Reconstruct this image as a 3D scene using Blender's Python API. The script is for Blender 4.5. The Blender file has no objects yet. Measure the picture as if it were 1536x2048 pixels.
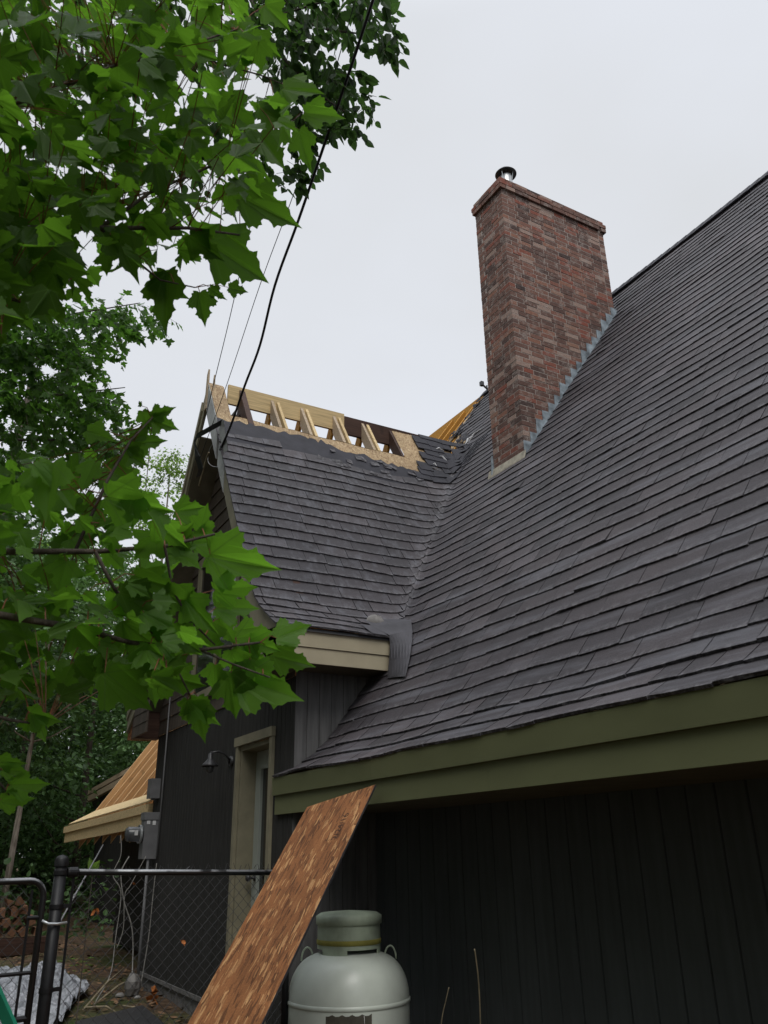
import bpy, math, random
import numpy as np
from mathutils import Vector, Matrix

random.seed(7)
RNG = np.random.default_rng(11)
SC = bpy.context.scene

# ------------------------------------------------------------------ camera, world, sun, exposure
# House frame: x runs into the house (up the main roof), y along the eave, z up; the camera is the origin.
FPX, PITCH, ROLL, YAW = 1640.14, 0.391382722, 0.0170058347, -0.520467763
GROUND = -1.5


def ray(px, py):
    x3 = (px - 768) / FPX; z3 = -(py - 1024) / FPX; y2 = 1.0
    x = x3 * math.cos(ROLL) + z3 * math.sin(ROLL); z2 = -x3 * math.sin(ROLL) + z3 * math.cos(ROLL)
    y = y2 * math.cos(PITCH) - z2 * math.sin(PITCH); z = y2 * math.sin(PITCH) + z2 * math.cos(PITCH)
    return Vector((x * math.cos(YAW) - y * math.sin(YAW), x * math.sin(YAW) + y * math.cos(YAW), z))


C_FWD = ray(768, 1024)
C_RIGHT = ray(768 + FPX, 1024) - C_FWD
C_UP = ray(768, 1024 - FPX) - C_FWD
C_FWD.normalize(); C_RIGHT.normalize(); C_UP.normalize()


def on_x(px, py, c): r = ray(px, py); return r * (c / r.x)
def on_y(px, py, c): r = ray(px, py); return r * (c / r.y)
def on_z(px, py, c): r = ray(px, py); return r * (c / r.z)
def at(px, py, d): r = ray(px, py); return r * (d / r.dot(C_FWD))


cam_d = bpy.data.cameras.new('camera')
cam = bpy.data.objects.new('camera', cam_d)
SC.collection.objects.link(cam)
cam.matrix_world = Matrix((
    (C_RIGHT.x, C_UP.x, -C_FWD.x, 0), (C_RIGHT.y, C_UP.y, -C_FWD.y, 0), (C_RIGHT.z, C_UP.z, -C_FWD.z, 0), (0, 0, 0, 1)))
cam_d.sensor_fit = 'VERTICAL'; cam_d.sensor_height = 36.0; cam_d.lens = 36.0 * FPX / 2048
cam_d.clip_start = 0.05; cam_d.clip_end = 2000
SC.camera = cam
cam_d.dof.use_dof = True; cam_d.dof.focus_distance = 8.5; cam_d.dof.aperture_fstop = 9.0

SUN_EL, SUN_AZ = 52.0, 205.0     # degrees; azimuth clockwise from +y
W = bpy.data.worlds.new('World'); SC.world = W; W.use_nodes = True
nt = W.node_tree; nt.nodes.clear()
wo = nt.nodes.new('ShaderNodeOutputWorld'); bg = nt.nodes.new('ShaderNodeBackground')
sky = nt.nodes.new('ShaderNodeTexSky'); sky.sky_type = 'NISHITA'; sky.sun_disc = False
sky.sun_elevation = math.radians(SUN_EL); sky.sun_rotation = math.radians(SUN_AZ)
mixw = nt.nodes.new('ShaderNodeMix'); mixw.data_type = 'RGBA'; mixw.inputs['Factor'].default_value = 0.95
tcw = nt.nodes.new('ShaderNodeTexCoord'); nw = nt.nodes.new('ShaderNodeTexNoise')
nw.inputs['Scale'].default_value = 1.6; nw.inputs['Detail'].default_value = 4
mpw = nt.nodes.new('ShaderNodeMapping'); mpw.inputs['Scale'].default_value = (1, 1, 2.2)
crw = nt.nodes.new('ShaderNodeValToRGB')
crw.color_ramp.elements[0].position = 0.3; crw.color_ramp.elements[0].color = (0.80, 0.82, 0.85, 1)
crw.color_ramp.elements[1].position = 0.72; crw.color_ramp.elements[1].color = (0.88, 0.915, 0.985, 1)
mulw = nt.nodes.new('ShaderNodeVectorMath'); mulw.operation = 'SCALE'; mulw.inputs['Scale'].default_value = 8.3
nt.links.new(tcw.outputs['Generated'], mpw.inputs['Vector']); nt.links.new(mpw.outputs['Vector'], nw.inputs['Vector'])
nt.links.new(nw.outputs['Fac'], crw.inputs['Fac']); nt.links.new(crw.outputs['Color'], mulw.inputs[0])
spw = nt.nodes.new('ShaderNodeSeparateXYZ'); nt.links.new(tcw.outputs['Generated'], spw.inputs[0])
zen = nt.nodes.new('ShaderNodeMapRange'); zen.interpolation_type = 'SMOOTHSTEP'      # overcast: brightest overhead
zen.inputs['From Min'].default_value = 0.80; zen.inputs['From Max'].default_value = 1.0
zen.inputs['To Min'].default_value = 8.5; zen.inputs['To Max'].default_value = 30.0
nt.links.new(spw.outputs[2], zen.inputs['Value']); nt.links.new(zen.outputs['Result'], mulw.inputs['Scale'])
nt.links.new(sky.outputs['Color'], mixw.inputs[6]); nt.links.new(mulw.outputs['Vector'], mixw.inputs[7])
nt.links.new(mixw.outputs[2], bg.inputs['Color']); bg.inputs['Strength'].default_value = 0.1
nt.links.new(bg.outputs['Background'], wo.inputs['Surface'])

sun_d = bpy.data.lights.new('sun', 'SUN'); sun = bpy.data.objects.new('sun', sun_d); SC.collection.objects.link(sun)
sun_d.energy = 1.3; sun_d.angle = math.radians(30); sun_d.color = (1.0, 0.97, 0.92)
_az, _el = math.radians(SUN_AZ), math.radians(SUN_EL)
sdir = Vector((math.sin(_az) * math.cos(_el), math.cos(_az) * math.cos(_el), math.sin(_el)))
sun.rotation_euler = sdir.to_track_quat('Z', 'Y').to_euler()
SC.view_settings.view_transform = 'Standard'; SC.view_settings.look = 'None'
SC.view_settings.exposure = 0.12; SC.view_settings.gamma = 1.0
SC.render.engine = 'CYCLES'
SC.cycles.max_bounces = 8; SC.cycles.transparent_max_bounces = 8
SC.cycles.use_denoising = True


# ------------------------------------------------------------------ mesh helpers
class MB:
    """collects geometry (with a tone per face and an optional leaf coordinate per point) for ONE mesh object"""
    def __init__(self): self.v = []; self.f = []; self.t = []; self.luv = None

    def face(self, pts, tone=0.5):
        i = len(self.v); self.v.extend([tuple(p) for p in pts]); self.f.append(tuple(range(i, i + len(pts)))); self.t.append(tone)

    def hexa(self, b, t, tone=0.5):
        """b, t: four bottom / top corners in the same turning order"""
        i = len(self.v); self.v.extend([tuple(p) for p in b] + [tuple(p) for p in t])
        for q in ((3, 2, 1, 0), (4, 5, 6, 7), (0, 1, 5, 4), (1, 2, 6, 5), (2, 3, 7, 6), (3, 0, 4, 7)):
            self.f.append(tuple(i + k for k in q)); self.t.append(tone)

    def box(self, a, b, tone=0.5):
        x0, y0, z0 = a; x1, y1, z1 = b
        self.hexa([(x0, y0, z0), (x1, y0, z0), (x1, y1, z0), (x0, y1, z0)], [(x0, y0, z1), (x1, y0, z1), (x1, y1, z1), (x0, y1, z1)], tone)

    def beam(self, p, q, w, h, up=(0, 0, 1), tone=0.5):
        """bar from p to q, w across, h along 'up' (centred)"""
        p = Vector(p); q = Vector(q); d = (q - p).normalized(); s = d.cross(Vector(up)).normalized(); u = s.cross(d).normalized()
        c = [s * (w / 2 * i) + u * (h / 2 * j) for i, j in ((-1, -1), (1, -1), (1, 1), (-1, 1))]
        self.hexa([p + k for k in c], [q + k for k in c], tone)

    def tube(self, pts, r, n=8, tone=0.5, caps=True):
        pts = [Vector(p) for p in pts]; m = len(pts)
        rs = r if isinstance(r, (list, tuple)) else [r] * m
        i0 = len(self.v); up = Vector((0.13, 0.21, 0.97))
        for k, p in enumerate(pts):
            d = (pts[min(k + 1, m - 1)] - pts[max(k - 1, 0)]).normalized()
            s = d.cross(up)
            if s.length < 1e-3: s = d.cross(Vector((1, 0, 0)))
            s.normalize(); u = s.cross(d).normalized()
            for a in range(n):
                an = 2 * math.pi * a / n
                self.v.append(tuple(p + (s * math.cos(an) + u * math.sin(an)) * rs[k]))
        for k in range(m - 1):
            for a in range(n):
                b = (a + 1) % n
                self.f.append((i0 + k * n + a, i0 + k * n + b, i0 + (k + 1) * n + b, i0 + (k + 1) * n + a)); self.t.append(tone)
        if caps:
            self.f.append(tuple(i0 + a for a in range(n))[::-1]); self.t.append(tone)
            self.f.append(tuple(i0 + (m - 1) * n + a for a in range(n))); self.t.append(tone)

    def lathe(self, prof, org=(0, 0, 0), axis=(0, 0, 1), n=32, tone=0.5):
        ax = Vector(axis).normalized(); s = ax.cross(Vector((0.3, 1, 0.2))).normalized(); u = ax.cross(s)
        i0 = len(self.v); o = Vector(org)
        for (r, h) in prof:
            for a in range(n):
                an = 2 * math.pi * a / n
                self.v.append(tuple(o + ax * h + (s * math.cos(an) + u * math.sin(an)) * max(r, 1e-4)))
        for k in range(len(prof) - 1):
            for a in range(n):
                b = (a + 1) % n
                self.f.append((i0 + k * n + a, i0 + k * n + b, i0 + (k + 1) * n + b, i0 + (k + 1) * n + a)); self.t.append(tone)

    def build(self, name, mat, parent=None, smooth=False):
        me = bpy.data.meshes.new(name); me.from_pydata(self.v, [], self.f); me.update()
        a = me.attributes.new('tone', 'FLOAT', 'FACE'); a.data.foreach_set('value', np.array(self.t, dtype=np.float32))
        if self.luv is not None:
            b = me.attributes.new('luv', 'FLOAT_VECTOR', 'POINT'); b.data.foreach_set('vector', np.array(self.luv, dtype=np.float32).ravel())
        if smooth: me.polygons.foreach_set('use_smooth', np.ones(len(me.polygons), dtype=bool))
        me.materials.append(mat)
        o = bpy.data.objects.new(name, me); SC.collection.objects.link(o)
        if parent is not None:
            o.parent = parent; o.matrix_parent_inverse = parent.matrix_world.inverted()
        return o


def thing(name, label, cat, loc=(0, 0, 0), group=None):
    o = bpy.data.objects.new(name, None); SC.collection.objects.link(o); o.location = loc
    o.matrix_world = Matrix.Translation(Vector(loc)); o.empty_display_size = 0.2
    o['label'] = label; o['category'] = cat
    if group: o['group'] = group
    return o


def tag(o, label, cat, group=None):
    o['label'] = label; o['category'] = cat
    if group: o['group'] = group
    return o


def kind(o, k): o['kind'] = k; return o


# ------------------------------------------------------------------ materials
class Nodes:
    def __init__(self, name, rough=0.7, spec=0.3):
        self.m = bpy.data.materials.new(name); self.m.use_nodes = True
        self.nt = self.m.node_tree; self.b = self.nt.nodes['Principled BSDF']; self.out = self.nt.nodes['Material Output']
        self.b.inputs['Roughness'].default_value = rough
        self.b.inputs['Specular IOR Level'].default_value = spec

    def n(self, t, **kw):
        nd = self.nt.nodes.new(t)
        for k, v in kw.items():
            if k.startswith('i_'):
                key = k[2:].replace('_', ' '); nd.inputs[int(key) if key.isdigit() else key].default_value = v
            else: setattr(nd, k, v)
        return nd

    def l(self, a, b): self.nt.links.new(a, b); return b

    def coord(self, scale=(1, 1, 1), rot=(0, 0, 0), kind='Object'):
        t = self.n('ShaderNodeTexCoord'); m = self.n('ShaderNodeMapping'); m.inputs['Scale'].default_value = scale; m.inputs['Rotation'].default_value = rot
        self.l(t.outputs[kind], m.inputs['Vector']); return m.outputs['Vector']

    def noise(self, vec, scale, detail=4, rough=0.55):
        x = self.n('ShaderNodeTexNoise'); x.inputs['Scale'].default_value = scale; x.inputs['Detail'].default_value = detail; x.inputs['Roughness'].default_value = rough
        self.l(vec, x.inputs['Vector']); return x.outputs['Fac']

    def ramp(self, fac, stops):
        r = self.n('ShaderNodeValToRGB'); e = r.color_ramp.elements
        while len(e) < len(stops): e.new(0.5)
        for k, (p, c) in enumerate(stops):
            e[k].position = p; e[k].color = (*c, 1) if len(c) == 3 else c
        self.l(fac, r.inputs['Fac']); return r.outputs['Color']

    def mix(self, fac, a, b, mode='MIX'):
        x = self.n('ShaderNodeMix', data_type='RGBA', blend_type=mode)
        for s, v in ((x.inputs['Factor'], fac), (x.inputs[6], a), (x.inputs[7], b)):
            if isinstance(v, (int, float)): s.default_value = v
            elif isinstance(v, tuple): s.default_value = (*v, 1) if len(v) == 3 else v
            else: self.l(v, s)
        return x.outputs[2]

    def math(self, op, a, b=0.0):
        x = self.n('ShaderNodeMath', operation=op)
        for k, v in enumerate((a, b)):
            if isinstance(v, (int, float)): x.inputs[k].default_value = v
            else: self.l(v, x.inputs[k])
        return x.outputs[0]

    def tone(self): return self.n('ShaderNodeAttribute', attribute_name='tone').outputs['Fac']

    def bump(self, h, strength=0.3, dist=0.01):
        b = self.n('ShaderNodeBump'); b.inputs['Strength'].default_value = strength; b.inputs['Distance'].default_value = dist
        self.l(h, b.inputs['Height']); self.l(b.outputs['Normal'], self.b.inputs['Normal'])

    def col(self, c):
        if isinstance(c, tuple): self.b.inputs['Base Color'].default_value = (*c, 1)
        else: self.l(c, self.b.inputs['Base Color'])
        return self


def plain(name, c, rough=0.6, spec=0.3, var=0.25, scale=6.0, metal=0.0, bump=0.0, stretch=(1, 1, 1)):
    N = Nodes(name, rough, spec); v = N.coord(stretch); f = N.noise(v, scale, 6)
    lo = tuple(x * (1 - var) for x in c); hi = tuple(min(1, x * (1 + var)) for x in c)
    N.col(N.ramp(f, [(0.3, lo), (0.7, hi)])); N.b.inputs['Metallic'].default_value = metal
    if bump: N.bump(N.noise(v, scale * 8, 5), bump, 0.004)
    return N.m


def shingle_mat():
    N = Nodes('asphalt_shingle', 0.68, 0.42); v = N.coord()
    big = N.noise(v, 0.55, 5); mid = N.noise(v, 4, 6); gr = N.noise(v, 110, 4, 0.8)
    c = N.ramp(N.tone(), [(0.0, (0.026, 0.0235, 0.026)), (0.5, (0.044, 0.039, 0.043)), (0.8, (0.057, 0.049, 0.052)), (1.0, (0.080, 0.073, 0.078))])
    c = N.mix(0.8, c, N.ramp(big, [(0.3, (0.62, 0.62, 0.66)), (0.72, (1.28, 1.22, 1.2))]), 'MULTIPLY')
    c = N.mix(0.5, c, N.ramp(mid, [(0.3, (0.75, 0.75, 0.78)), (0.7, (1.2, 1.18, 1.2))]), 'MULTIPLY')
    c = N.mix(0.75, c, N.ramp(gr, [(0.32, (0.45, 0.45, 0.47)), (0.7, (1.5, 1.48, 1.5))]), 'MULTIPLY')
    streak = N.ramp(N.noise(N.coord((7, 0.7, 5)), 1.3, 6, 0.65), [(0.50, (0, 0, 0)), (0.68, (1, 1, 1))])     # pale worn dusty bands along the courses, with grazing sheen painted in
    c = N.mix(N.math('MULTIPLY', streak, 0.30), c, (0.19, 0.195, 0.225))
    lu = N.n('ShaderNodeAttribute', attribute_name='luv'); su = N.n('ShaderNodeSeparateXYZ'); N.l(lu.outputs['Vector'], su.inputs[0])
    wear = N.math('MULTIPLY', N.ramp(su.outputs[1], [(0.02, (1, 1, 1)), (0.34, (0, 0, 0))]), N.ramp(N.noise(v, 22, 6, 0.75), [(0.46, (0, 0, 0)), (0.62, (1, 1, 1))]))   # granules rubbed off near the lower edges
    c = N.mix(N.math('MULTIPLY', wear, 0.55), c, (0.20, 0.195, 0.205))
    fl = N.ramp(N.noise(v, 30, 2), [(0.80, (0, 0, 0)), (0.84, (1, 1, 1))])
    c = N.mix(N.math('MULTIPLY', fl, 0.35), c, (0.30, 0.30, 0.32))
    N.col(c); N.bump(N.math('ADD', gr, N.math('MULTIPLY', mid, 2.0)), 0.5, 0.004)
    return N.m


def brick_mat():
    N = Nodes('chimney_brick', 0.88, 0.2); v = N.coord(); g = N.noise(v, 9, 6, 0.65); f = N.noise(v, 60, 5, 0.7)
    c = N.ramp(N.tone(), [(0.0, (0.062, 0.045, 0.042)), (0.35, (0.135, 0.078, 0.064)), (0.6, (0.20, 0.105, 0.080)),
                          (0.72, (0.23, 0.078, 0.055)), (0.80, (0.255, 0.14, 0.10)), (1.0, (0.335, 0.255, 0.22))])
    c = N.mix(0.8, c, N.ramp(f, [(0.3, (0.6, 0.6, 0.6)), (0.7, (1.35, 1.35, 1.35))]), 'MULTIPLY')
    lime = N.math('MULTIPLY', N.ramp(g, [(0.50, (0, 0, 0)), (0.64, (1, 1, 1))]), N.ramp(f, [(0.38, (0, 0, 0)), (0.58, (0.8, 0.8, 0.8))]))
    c = N.mix(lime, c, (0.34, 0.29, 0.26)); N.col(c); N.bump(f, 0.6, 0.006); return N.m


def osb_mat(name, base, dark, lite, along=(1, 0, 0), sc=1.0, tint=0.0):
    """strand board: layered long flakes, each with its own tone"""
    N = Nodes(name, 0.75, 0.25); tc = N.n('ShaderNodeTexCoord').outputs['UV' if False else 'Object']
    cols = None
    wn = N.n('ShaderNodeTexNoise'); wn.inputs['Scale'].default_value = 9.0; wn.inputs['Detail'].default_value = 2.0; N.l(tc, wn.inputs['Vector'])
    wm = N.n('ShaderNodeVectorMath', operation='MULTIPLY_ADD'); wm.inputs[1].default_value = (0.022, 0.022, 0.022); N.l(wn.outputs['Color'], wm.inputs[0]); N.l(tc, wm.inputs[2]); tc0 = tc; tc = wm.outputs['Vector']
    for k, (ang, s) in enumerate(((0.15, 0.8), (-0.35, 0.6), (0.7, 1.1), (0.02, 1.5))):
        mp = N.n('ShaderNodeMapping'); mp.inputs['Rotation'].default_value = (0.0, 0.0, ang)
        mp.inputs['Scale'].default_value = (55 * s * sc, 11 * s * sc, 30 * sc); mp.inputs['Location'].default_value = (k * 3.1, k * 1.7, k)
        N.l(tc, mp.inputs['Vector']); vo = N.n('ShaderNodeTexVoronoi'); vo.feature = 'F1'; vo.inputs['Scale'].default_value = 1.0; vo.inputs['Randomness'].default_value = 1.0
        N.l(mp.outputs['Vector'], vo.inputs['Vector'])
        sep = N.n('ShaderNodeSeparateColor'); N.l(vo.outputs['Color'], sep.inputs[0])
        c = N.ramp(sep.outputs[0], [(0.0, dark), (0.45, base), (0.8, base), (1.0, lite)])
        if cols is None: cols = c
        else: cols = N.mix(N.math('GREATER_THAN', sep.outputs[1], (0.5, 0.5, 0.72, 0.66)[k]), cols, c)
        if k == 0: hgt = sep.outputs[0]
    big = N.noise(tc, 2.2, 5); fine = N.noise(tc, 90, 4)
    cols = N.mix(0.7, cols, N.ramp(big, [(0.3, (0.62, 0.58, 0.55)), (0.7, (1.25, 1.25, 1.25))]), 'MULTIPLY')
    cols = N.mix(0.5, cols, N.ramp(fine, [(0.3, (0.6, 0.6, 0.6)), (0.7, (1.35, 1.35, 1.35))]), 'MULTIPLY')
    N.col(cols); N.bump(N.math('ADD', hgt, fine), 0.45, 0.004); return N.m


def wood_mat(name, c, var=0.35, grain=(1, 22, 22), knots=True, rough=0.7, tilt=0.0):
    N = Nodes(name, rough, 0.25); v0 = N.coord((1, 1, 1), (0, tilt, 0)); m2 = N.n('ShaderNodeMapping'); m2.inputs['Scale'].default_value = grain; N.l(v0, m2.inputs['Vector']); v = m2.outputs['Vector']; f = N.noise(v, 2.2, 6, 0.6); t = N.tone()
    col = N.ramp(f, [(0.28, tuple(x * (1 - var) for x in c)), (0.5, c), (0.72, tuple(min(1, x * (1 + var * 0.6)) for x in c))])
    col = N.mix(0.8, col, N.ramp(t, [(0, (0.45, 0.38, 0.30)), (0.5, (1, 1, 1)), (1, (1.3, 1.32, 1.4))]), 'MULTIPLY')
    if knots:
        k = N.ramp(N.noise(v0, 5.5, 1), [(0.70, (0, 0, 0)), (0.76, (1, 1, 1))])
        col = N.mix(N.math('MULTIPLY', k, 0.45), col, tuple(x * 0.35 for x in c))
    N.col(col); N.bump(f, 0.25, 0.003); return N.m


def leaf_mat(name, lit, thru, dark=0.45, veins=True, gloss=0.22, trans=0.55):
    N = Nodes(name, 0.5, gloss); t = N.tone()
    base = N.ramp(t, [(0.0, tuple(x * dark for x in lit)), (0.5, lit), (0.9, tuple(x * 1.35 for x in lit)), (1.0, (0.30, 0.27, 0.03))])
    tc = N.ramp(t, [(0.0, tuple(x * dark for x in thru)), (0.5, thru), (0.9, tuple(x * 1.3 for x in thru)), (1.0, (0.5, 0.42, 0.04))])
    if veins:
        at_ = N.n('ShaderNodeAttribute', attribute_name='luv'); sp = N.n('ShaderNodeSeparateXYZ'); N.l(at_.outputs['Vector'], sp.inputs[0])
        ax = N.math('ABSOLUTE', sp.outputs[0]); ang = N.math('ARCTAN2', ax, sp.outputs[1])
        r = N.math('SQRT', N.math('ADD', N.math('MULTIPLY', ax, ax), N.math('MULTIPLY', sp.outputs[1], sp.outputs[1])))
        d = None
        for a in (0.0, 0.80, 1.75):
            q = N.math('MULTIPLY', r, N.math('ABSOLUTE', N.math('SUBTRACT', ang, a)))
            d = q if d is None else N.math('MINIMUM', d, q)
        vm = N.math('LESS_THAN', d, 0.012)
        base = N.mix(N.math('MULTIPLY', vm, 0.45), base, tuple(min(1, x * 2.0 + 0.03) for x in lit))
        tc = N.mix(N.math('MULTIPLY', vm, 0.5), tc, tuple(x * 0.45 for x in thru))
    cell = N.noise(N.coord(), 40, 3)
    base = N.mix(0.35, base, N.ramp(cell, [(0.3, (0.7, 0.7, 0.7)), (0.7, (1.25, 1.25, 1.25))]), 'MULTIPLY')
    N.col(base); tr = N.n('ShaderNodeBsdfTranslucent'); N.l(tc, tr.inputs['Color'])
    ms = N.n('ShaderNodeMixShader'); ms.inputs[0].default_value = trans
    N.l(N.b.outputs[0], ms.inputs[1]); N.l(tr.outputs[0], ms.inputs[2]); N.l(ms.outputs[0], N.out.inputs['Surface'])
    return N.m


def siding_mat(name, c, var=0.3):
    N = Nodes(name, 0.75, 0.25); v = N.coord((14, 14, 1.2)); f = N.noise(v, 1.5, 6); g = N.noise(N.coord(), 1.2, 5)
    col = N.ramp(f, [(0.3, tuple(x * (1 - var) for x in c)), (0.7, tuple(x * (1 + var) for x in c))])
    col = N.mix(0.6, col, N.ramp(g, [(0.3, (0.8, 0.8, 0.8)), (0.7, (1.15, 1.15, 1.15))]), 'MULTIPLY')
    N.col(col); N.bump(f, 0.2, 0.003); return N.m


M = dict(
    shingle=shingle_mat(), brick=brick_mat(),
    mortar=plain('mortar', (0.36, 0.31, 0.28), 0.95, 0.1, 0.25, 30),
    osb_old=osb_mat('weathered_sheathing', (0.40, 0.29, 0.165), (0.24, 0.155, 0.085), (0.54, 0.42, 0.26)),
    osb_red=osb_mat('wet_strand_board', (0.255, 0.105, 0.038), (0.10, 0.040, 0.015), (0.50, 0.285, 0.125)),
    membrane=plain('grey_membrane', (0.052, 0.050, 0.057), 0.7, 0.3, 0.3, 5, bump=0.15),
    felt=plain('roof_underlay', (0.021, 0.020, 0.027), 0.65, 0.25, 0.4, 5, bump=0.2),
    new_wood=wood_mat('new_lumber', (0.60, 0.45, 0.235)),
    rafter_wood=wood_mat('rafter_lumber', (0.66, 0.44, 0.22), 0.35, tilt=0.954),
    grey_wood=wood_mat('aged_rafter', (0.42, 0.33, 0.23), 0.35),
    amber_wood=wood_mat('amber_rafter', (0.50, 0.245, 0.04), 0.3, tilt=0.954),
    orange_wood=wood_mat('orange_sheathing', (0.62, 0.28, 0.05), 0.35),
    dark_wood=wood_mat('dark_old_lumber', (0.065, 0.035, 0.025), 0.5),
    fascia=plain('tan_fascia', (0.40, 0.35, 0.245), 0.6, 0.3, 0.08, 4, stretch=(1, 0.3, 1)),
    shaded_tan=plain('shaded_tan_fascia', (0.135, 0.145, 0.070), 0.6, 0.3, 0.12, 3, stretch=(1, 0.3, 1)),  # same tan paint, colour darkened and greened to stand for tree shade
    trim=plain('shaded_tan_trim', (0.225, 0.205, 0.14), 0.6, 0.3, 0.15, 6),  # the tan paint again, its shade put into a darker colour
    gable_tan=siding_mat('gable_siding', (0.082, 0.066, 0.053)),
    soffit=plain('soffit_board', (0.11, 0.095, 0.065), 0.7, 0.2, 0.2, 6),
    siding=siding_mat('dark_siding', (0.030, 0.029, 0.027)),
    siding_main=siding_mat('dark_main_siding', (0.070, 0.078, 0.080), 0.12),
    siding_grey=siding_mat('grey_siding', (0.11, 0.108, 0.108)),
    concrete=plain('concrete', (0.16, 0.155, 0.15), 0.9, 0.1, 0.3, 12, bump=0.3),
    galv=plain('galvanised_flashing', (0.25, 0.295, 0.33), 0.5, 0.4, 0.6, 9, metal=0.15),
    tin=plain('pale_metal', (0.55, 0.57, 0.58), 0.35, 0.5, 0.2, 12, metal=0.6),
    dull_metal=plain('weathered_metal', (0.33, 0.335, 0.33), 0.5, 0.4, 0.3, 6, metal=0.2),
    lead=plain('pale_apron', (0.36, 0.33, 0.26), 0.6, 0.3, 0.35, 14),
    black_metal=plain('black_coated_steel', (0.010, 0.010, 0.011), 0.45, 0.3, 0.3, 20),
    link_wire=plain('coated_wire', (0.035, 0.036, 0.038), 0.35, 0.6, 0.3, 20),
    dark_metal=plain('dark_metal', (0.03, 0.03, 0.032), 0.4, 0.5, 0.3, 20),
    box_grey=plain('grey_enclosure', (0.16, 0.16, 0.165), 0.5, 0.4, 0.15, 8),
    meter_glass=plain('meter_cover', (0.075, 0.078, 0.082), 0.2, 0.5, 0.2, 8),
    white=plain('white_label', (0.7, 0.7, 0.7), 0.6, 0.3, 0.1, 9),
    door=plain('door_paint', (0.33, 0.36, 0.325), 0.45, 0.4, 0.06, 5),
    glass=plain('dark_glass', (0.018, 0.017, 0.016), 0.06, 0.6, 0.2, 2),
    tank=plain('tank_enamel', (0.62, 0.67, 0.60), 0.33, 0.5, 0.12, 3),
    tank_lid=plain('tank_collar_paint', (0.36, 0.42, 0.32), 0.5, 0.4, 0.3, 5),
    sticker=plain('dark_sticker', (0.075, 0.068, 0.052), 0.5, 0.4, 0.45, 10),
    yellow=plain('yellow_strap', (0.24, 0.22, 0.05), 0.8, 0.3, 0.2, 10),
    cable=plain('black_cable', (0.010, 0.010, 0.012), 0.45, 0.4, 0.3, 10),
    wire=plain('grey_wire', (0.26, 0.25, 0.23), 0.5, 0.4, 0.25, 10),
    plastic=None, bark=None, ground=None,
    green_plastic=plain('green_plastic', (0.02, 0.27, 0.16), 0.4, 0.5, 0.15, 6),
    dead_leaf=plain('dead_leaf', (0.30, 0.105, 0.03), 0.7, 0.2, 0.5, 30),
    litter=plain('leaf_litter', (0.17, 0.10, 0.055), 0.8, 0.2, 0.6, 8),
    stem=plain('dry_stem', (0.24, 0.20, 0.13), 0.7, 0.2, 0.3, 20),
    red_stalk=plain('leaf_stalk', (0.23, 0.085, 0.045), 0.6, 0.3, 0.35, 20),
    stone=plain('stone', (0.20, 0.19, 0.18), 0.85, 0.2, 0.35, 9, bump=0.4),
    log_end=wood_mat('split_log', (0.15, 0.075, 0.04), 0.5, (6, 6, 6)),
    maple=leaf_mat('maple_leaf', (0.070, 0.150, 0.020), (0.165, 0.385, 0.025), 0.42),
    maple_far=leaf_mat('maple_leaf_far', (0.055, 0.125, 0.025), (0.11, 0.26, 0.03), 0.45, veins=False),
    birch=leaf_mat('birch_leaf', (0.042, 0.085, 0.028), (0.07, 0.15, 0.03), 0.4, veins=False),
    birch_pale=leaf_mat('pale_birch_leaf', (0.10, 0.17, 0.04), (0.20, 0.34, 0.05), 0.5, veins=False),
    dense=leaf_mat('dense_leaf', (0.085, 0.16, 0.058), (0.11, 0.22, 0.05), 0.3, veins=False, trans=0.3),
)
N = Nodes('crumpled_plastic', 0.25, 0.6); v = N.coord(); f = N.noise(v, 4.5, 6, 0.6)
N.col(N.ramp(f, [(0.3, (0.17, 0.18, 0.20)), (0.7, (0.42, 0.43, 0.46))])); N.bump(f, 0.8, 0.06); M['plastic'] = N.m
N = Nodes('bark', 0.9, 0.15); v = N.coord((9, 9, 1.6)); f = N.noise(v, 2.5, 7, 0.65)
N.col(N.mix(0.7, N.ramp(f, [(0.3, (0.035, 0.028, 0.022)), (0.7, (0.13, 0.11, 0.09))]), N.ramp(N.tone(), [(0, (0.4, 0.4, 0.4)), (0.5, (1, 1, 1)), (1, (3.3, 3.5, 3.6))]), 'MULTIPLY'))
N.bump(f, 0.8, 0.03); M['bark'] = N.m
N = Nodes('worn_highlit_tube', 0.35, 0.5); v = N.coord(); f = N.noise(v, 7, 5); gn = N.n('ShaderNodeNewGeometry'); sx = N.n('ShaderNodeSeparateXYZ'); N.l(gn.outputs['Normal'], sx.inputs[0])
top_hl = N.math('MULTIPLY', N.ramp(sx.outputs[2], [(0.12, (0, 0, 0)), (0.4, (1, 1, 1))]), N.ramp(f, [(0.36, (0, 0, 0)), (0.48, (1, 1, 1))]))   # highlight painted on upward faces, patchy where the coating is rubbed off
N.col(N.mix(top_hl, (0.012, 0.012, 0.013), (0.25, 0.255, 0.265))); N.l(N.math('MULTIPLY', top_hl, 0.3), N.b.inputs['Metallic']); M['worn_highlit_rail'] = N.m
N = Nodes('bare_earth', 0.95, 0.12); v = N.coord(); a = N.noise(v, 0.7, 6); b = N.noise(v, 11, 7, 0.65)
c = N.ramp(b, [(0.28, (0.040, 0.026, 0.017)), (0.5, (0.095, 0.062, 0.040)), (0.75, (0.19, 0.135, 0.09))])
c = N.mix(N.ramp(a, [(0.5, (0, 0, 0)), (0.66, (1, 1, 1))]), c, N.ramp(b, [(0.3, (0.022, 0.04, 0.012)), (0.7, (0.07, 0.10, 0.03))]))
N.col(c); N.bump(b, 0.9, 0.05); M['ground'] = N.m


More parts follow.
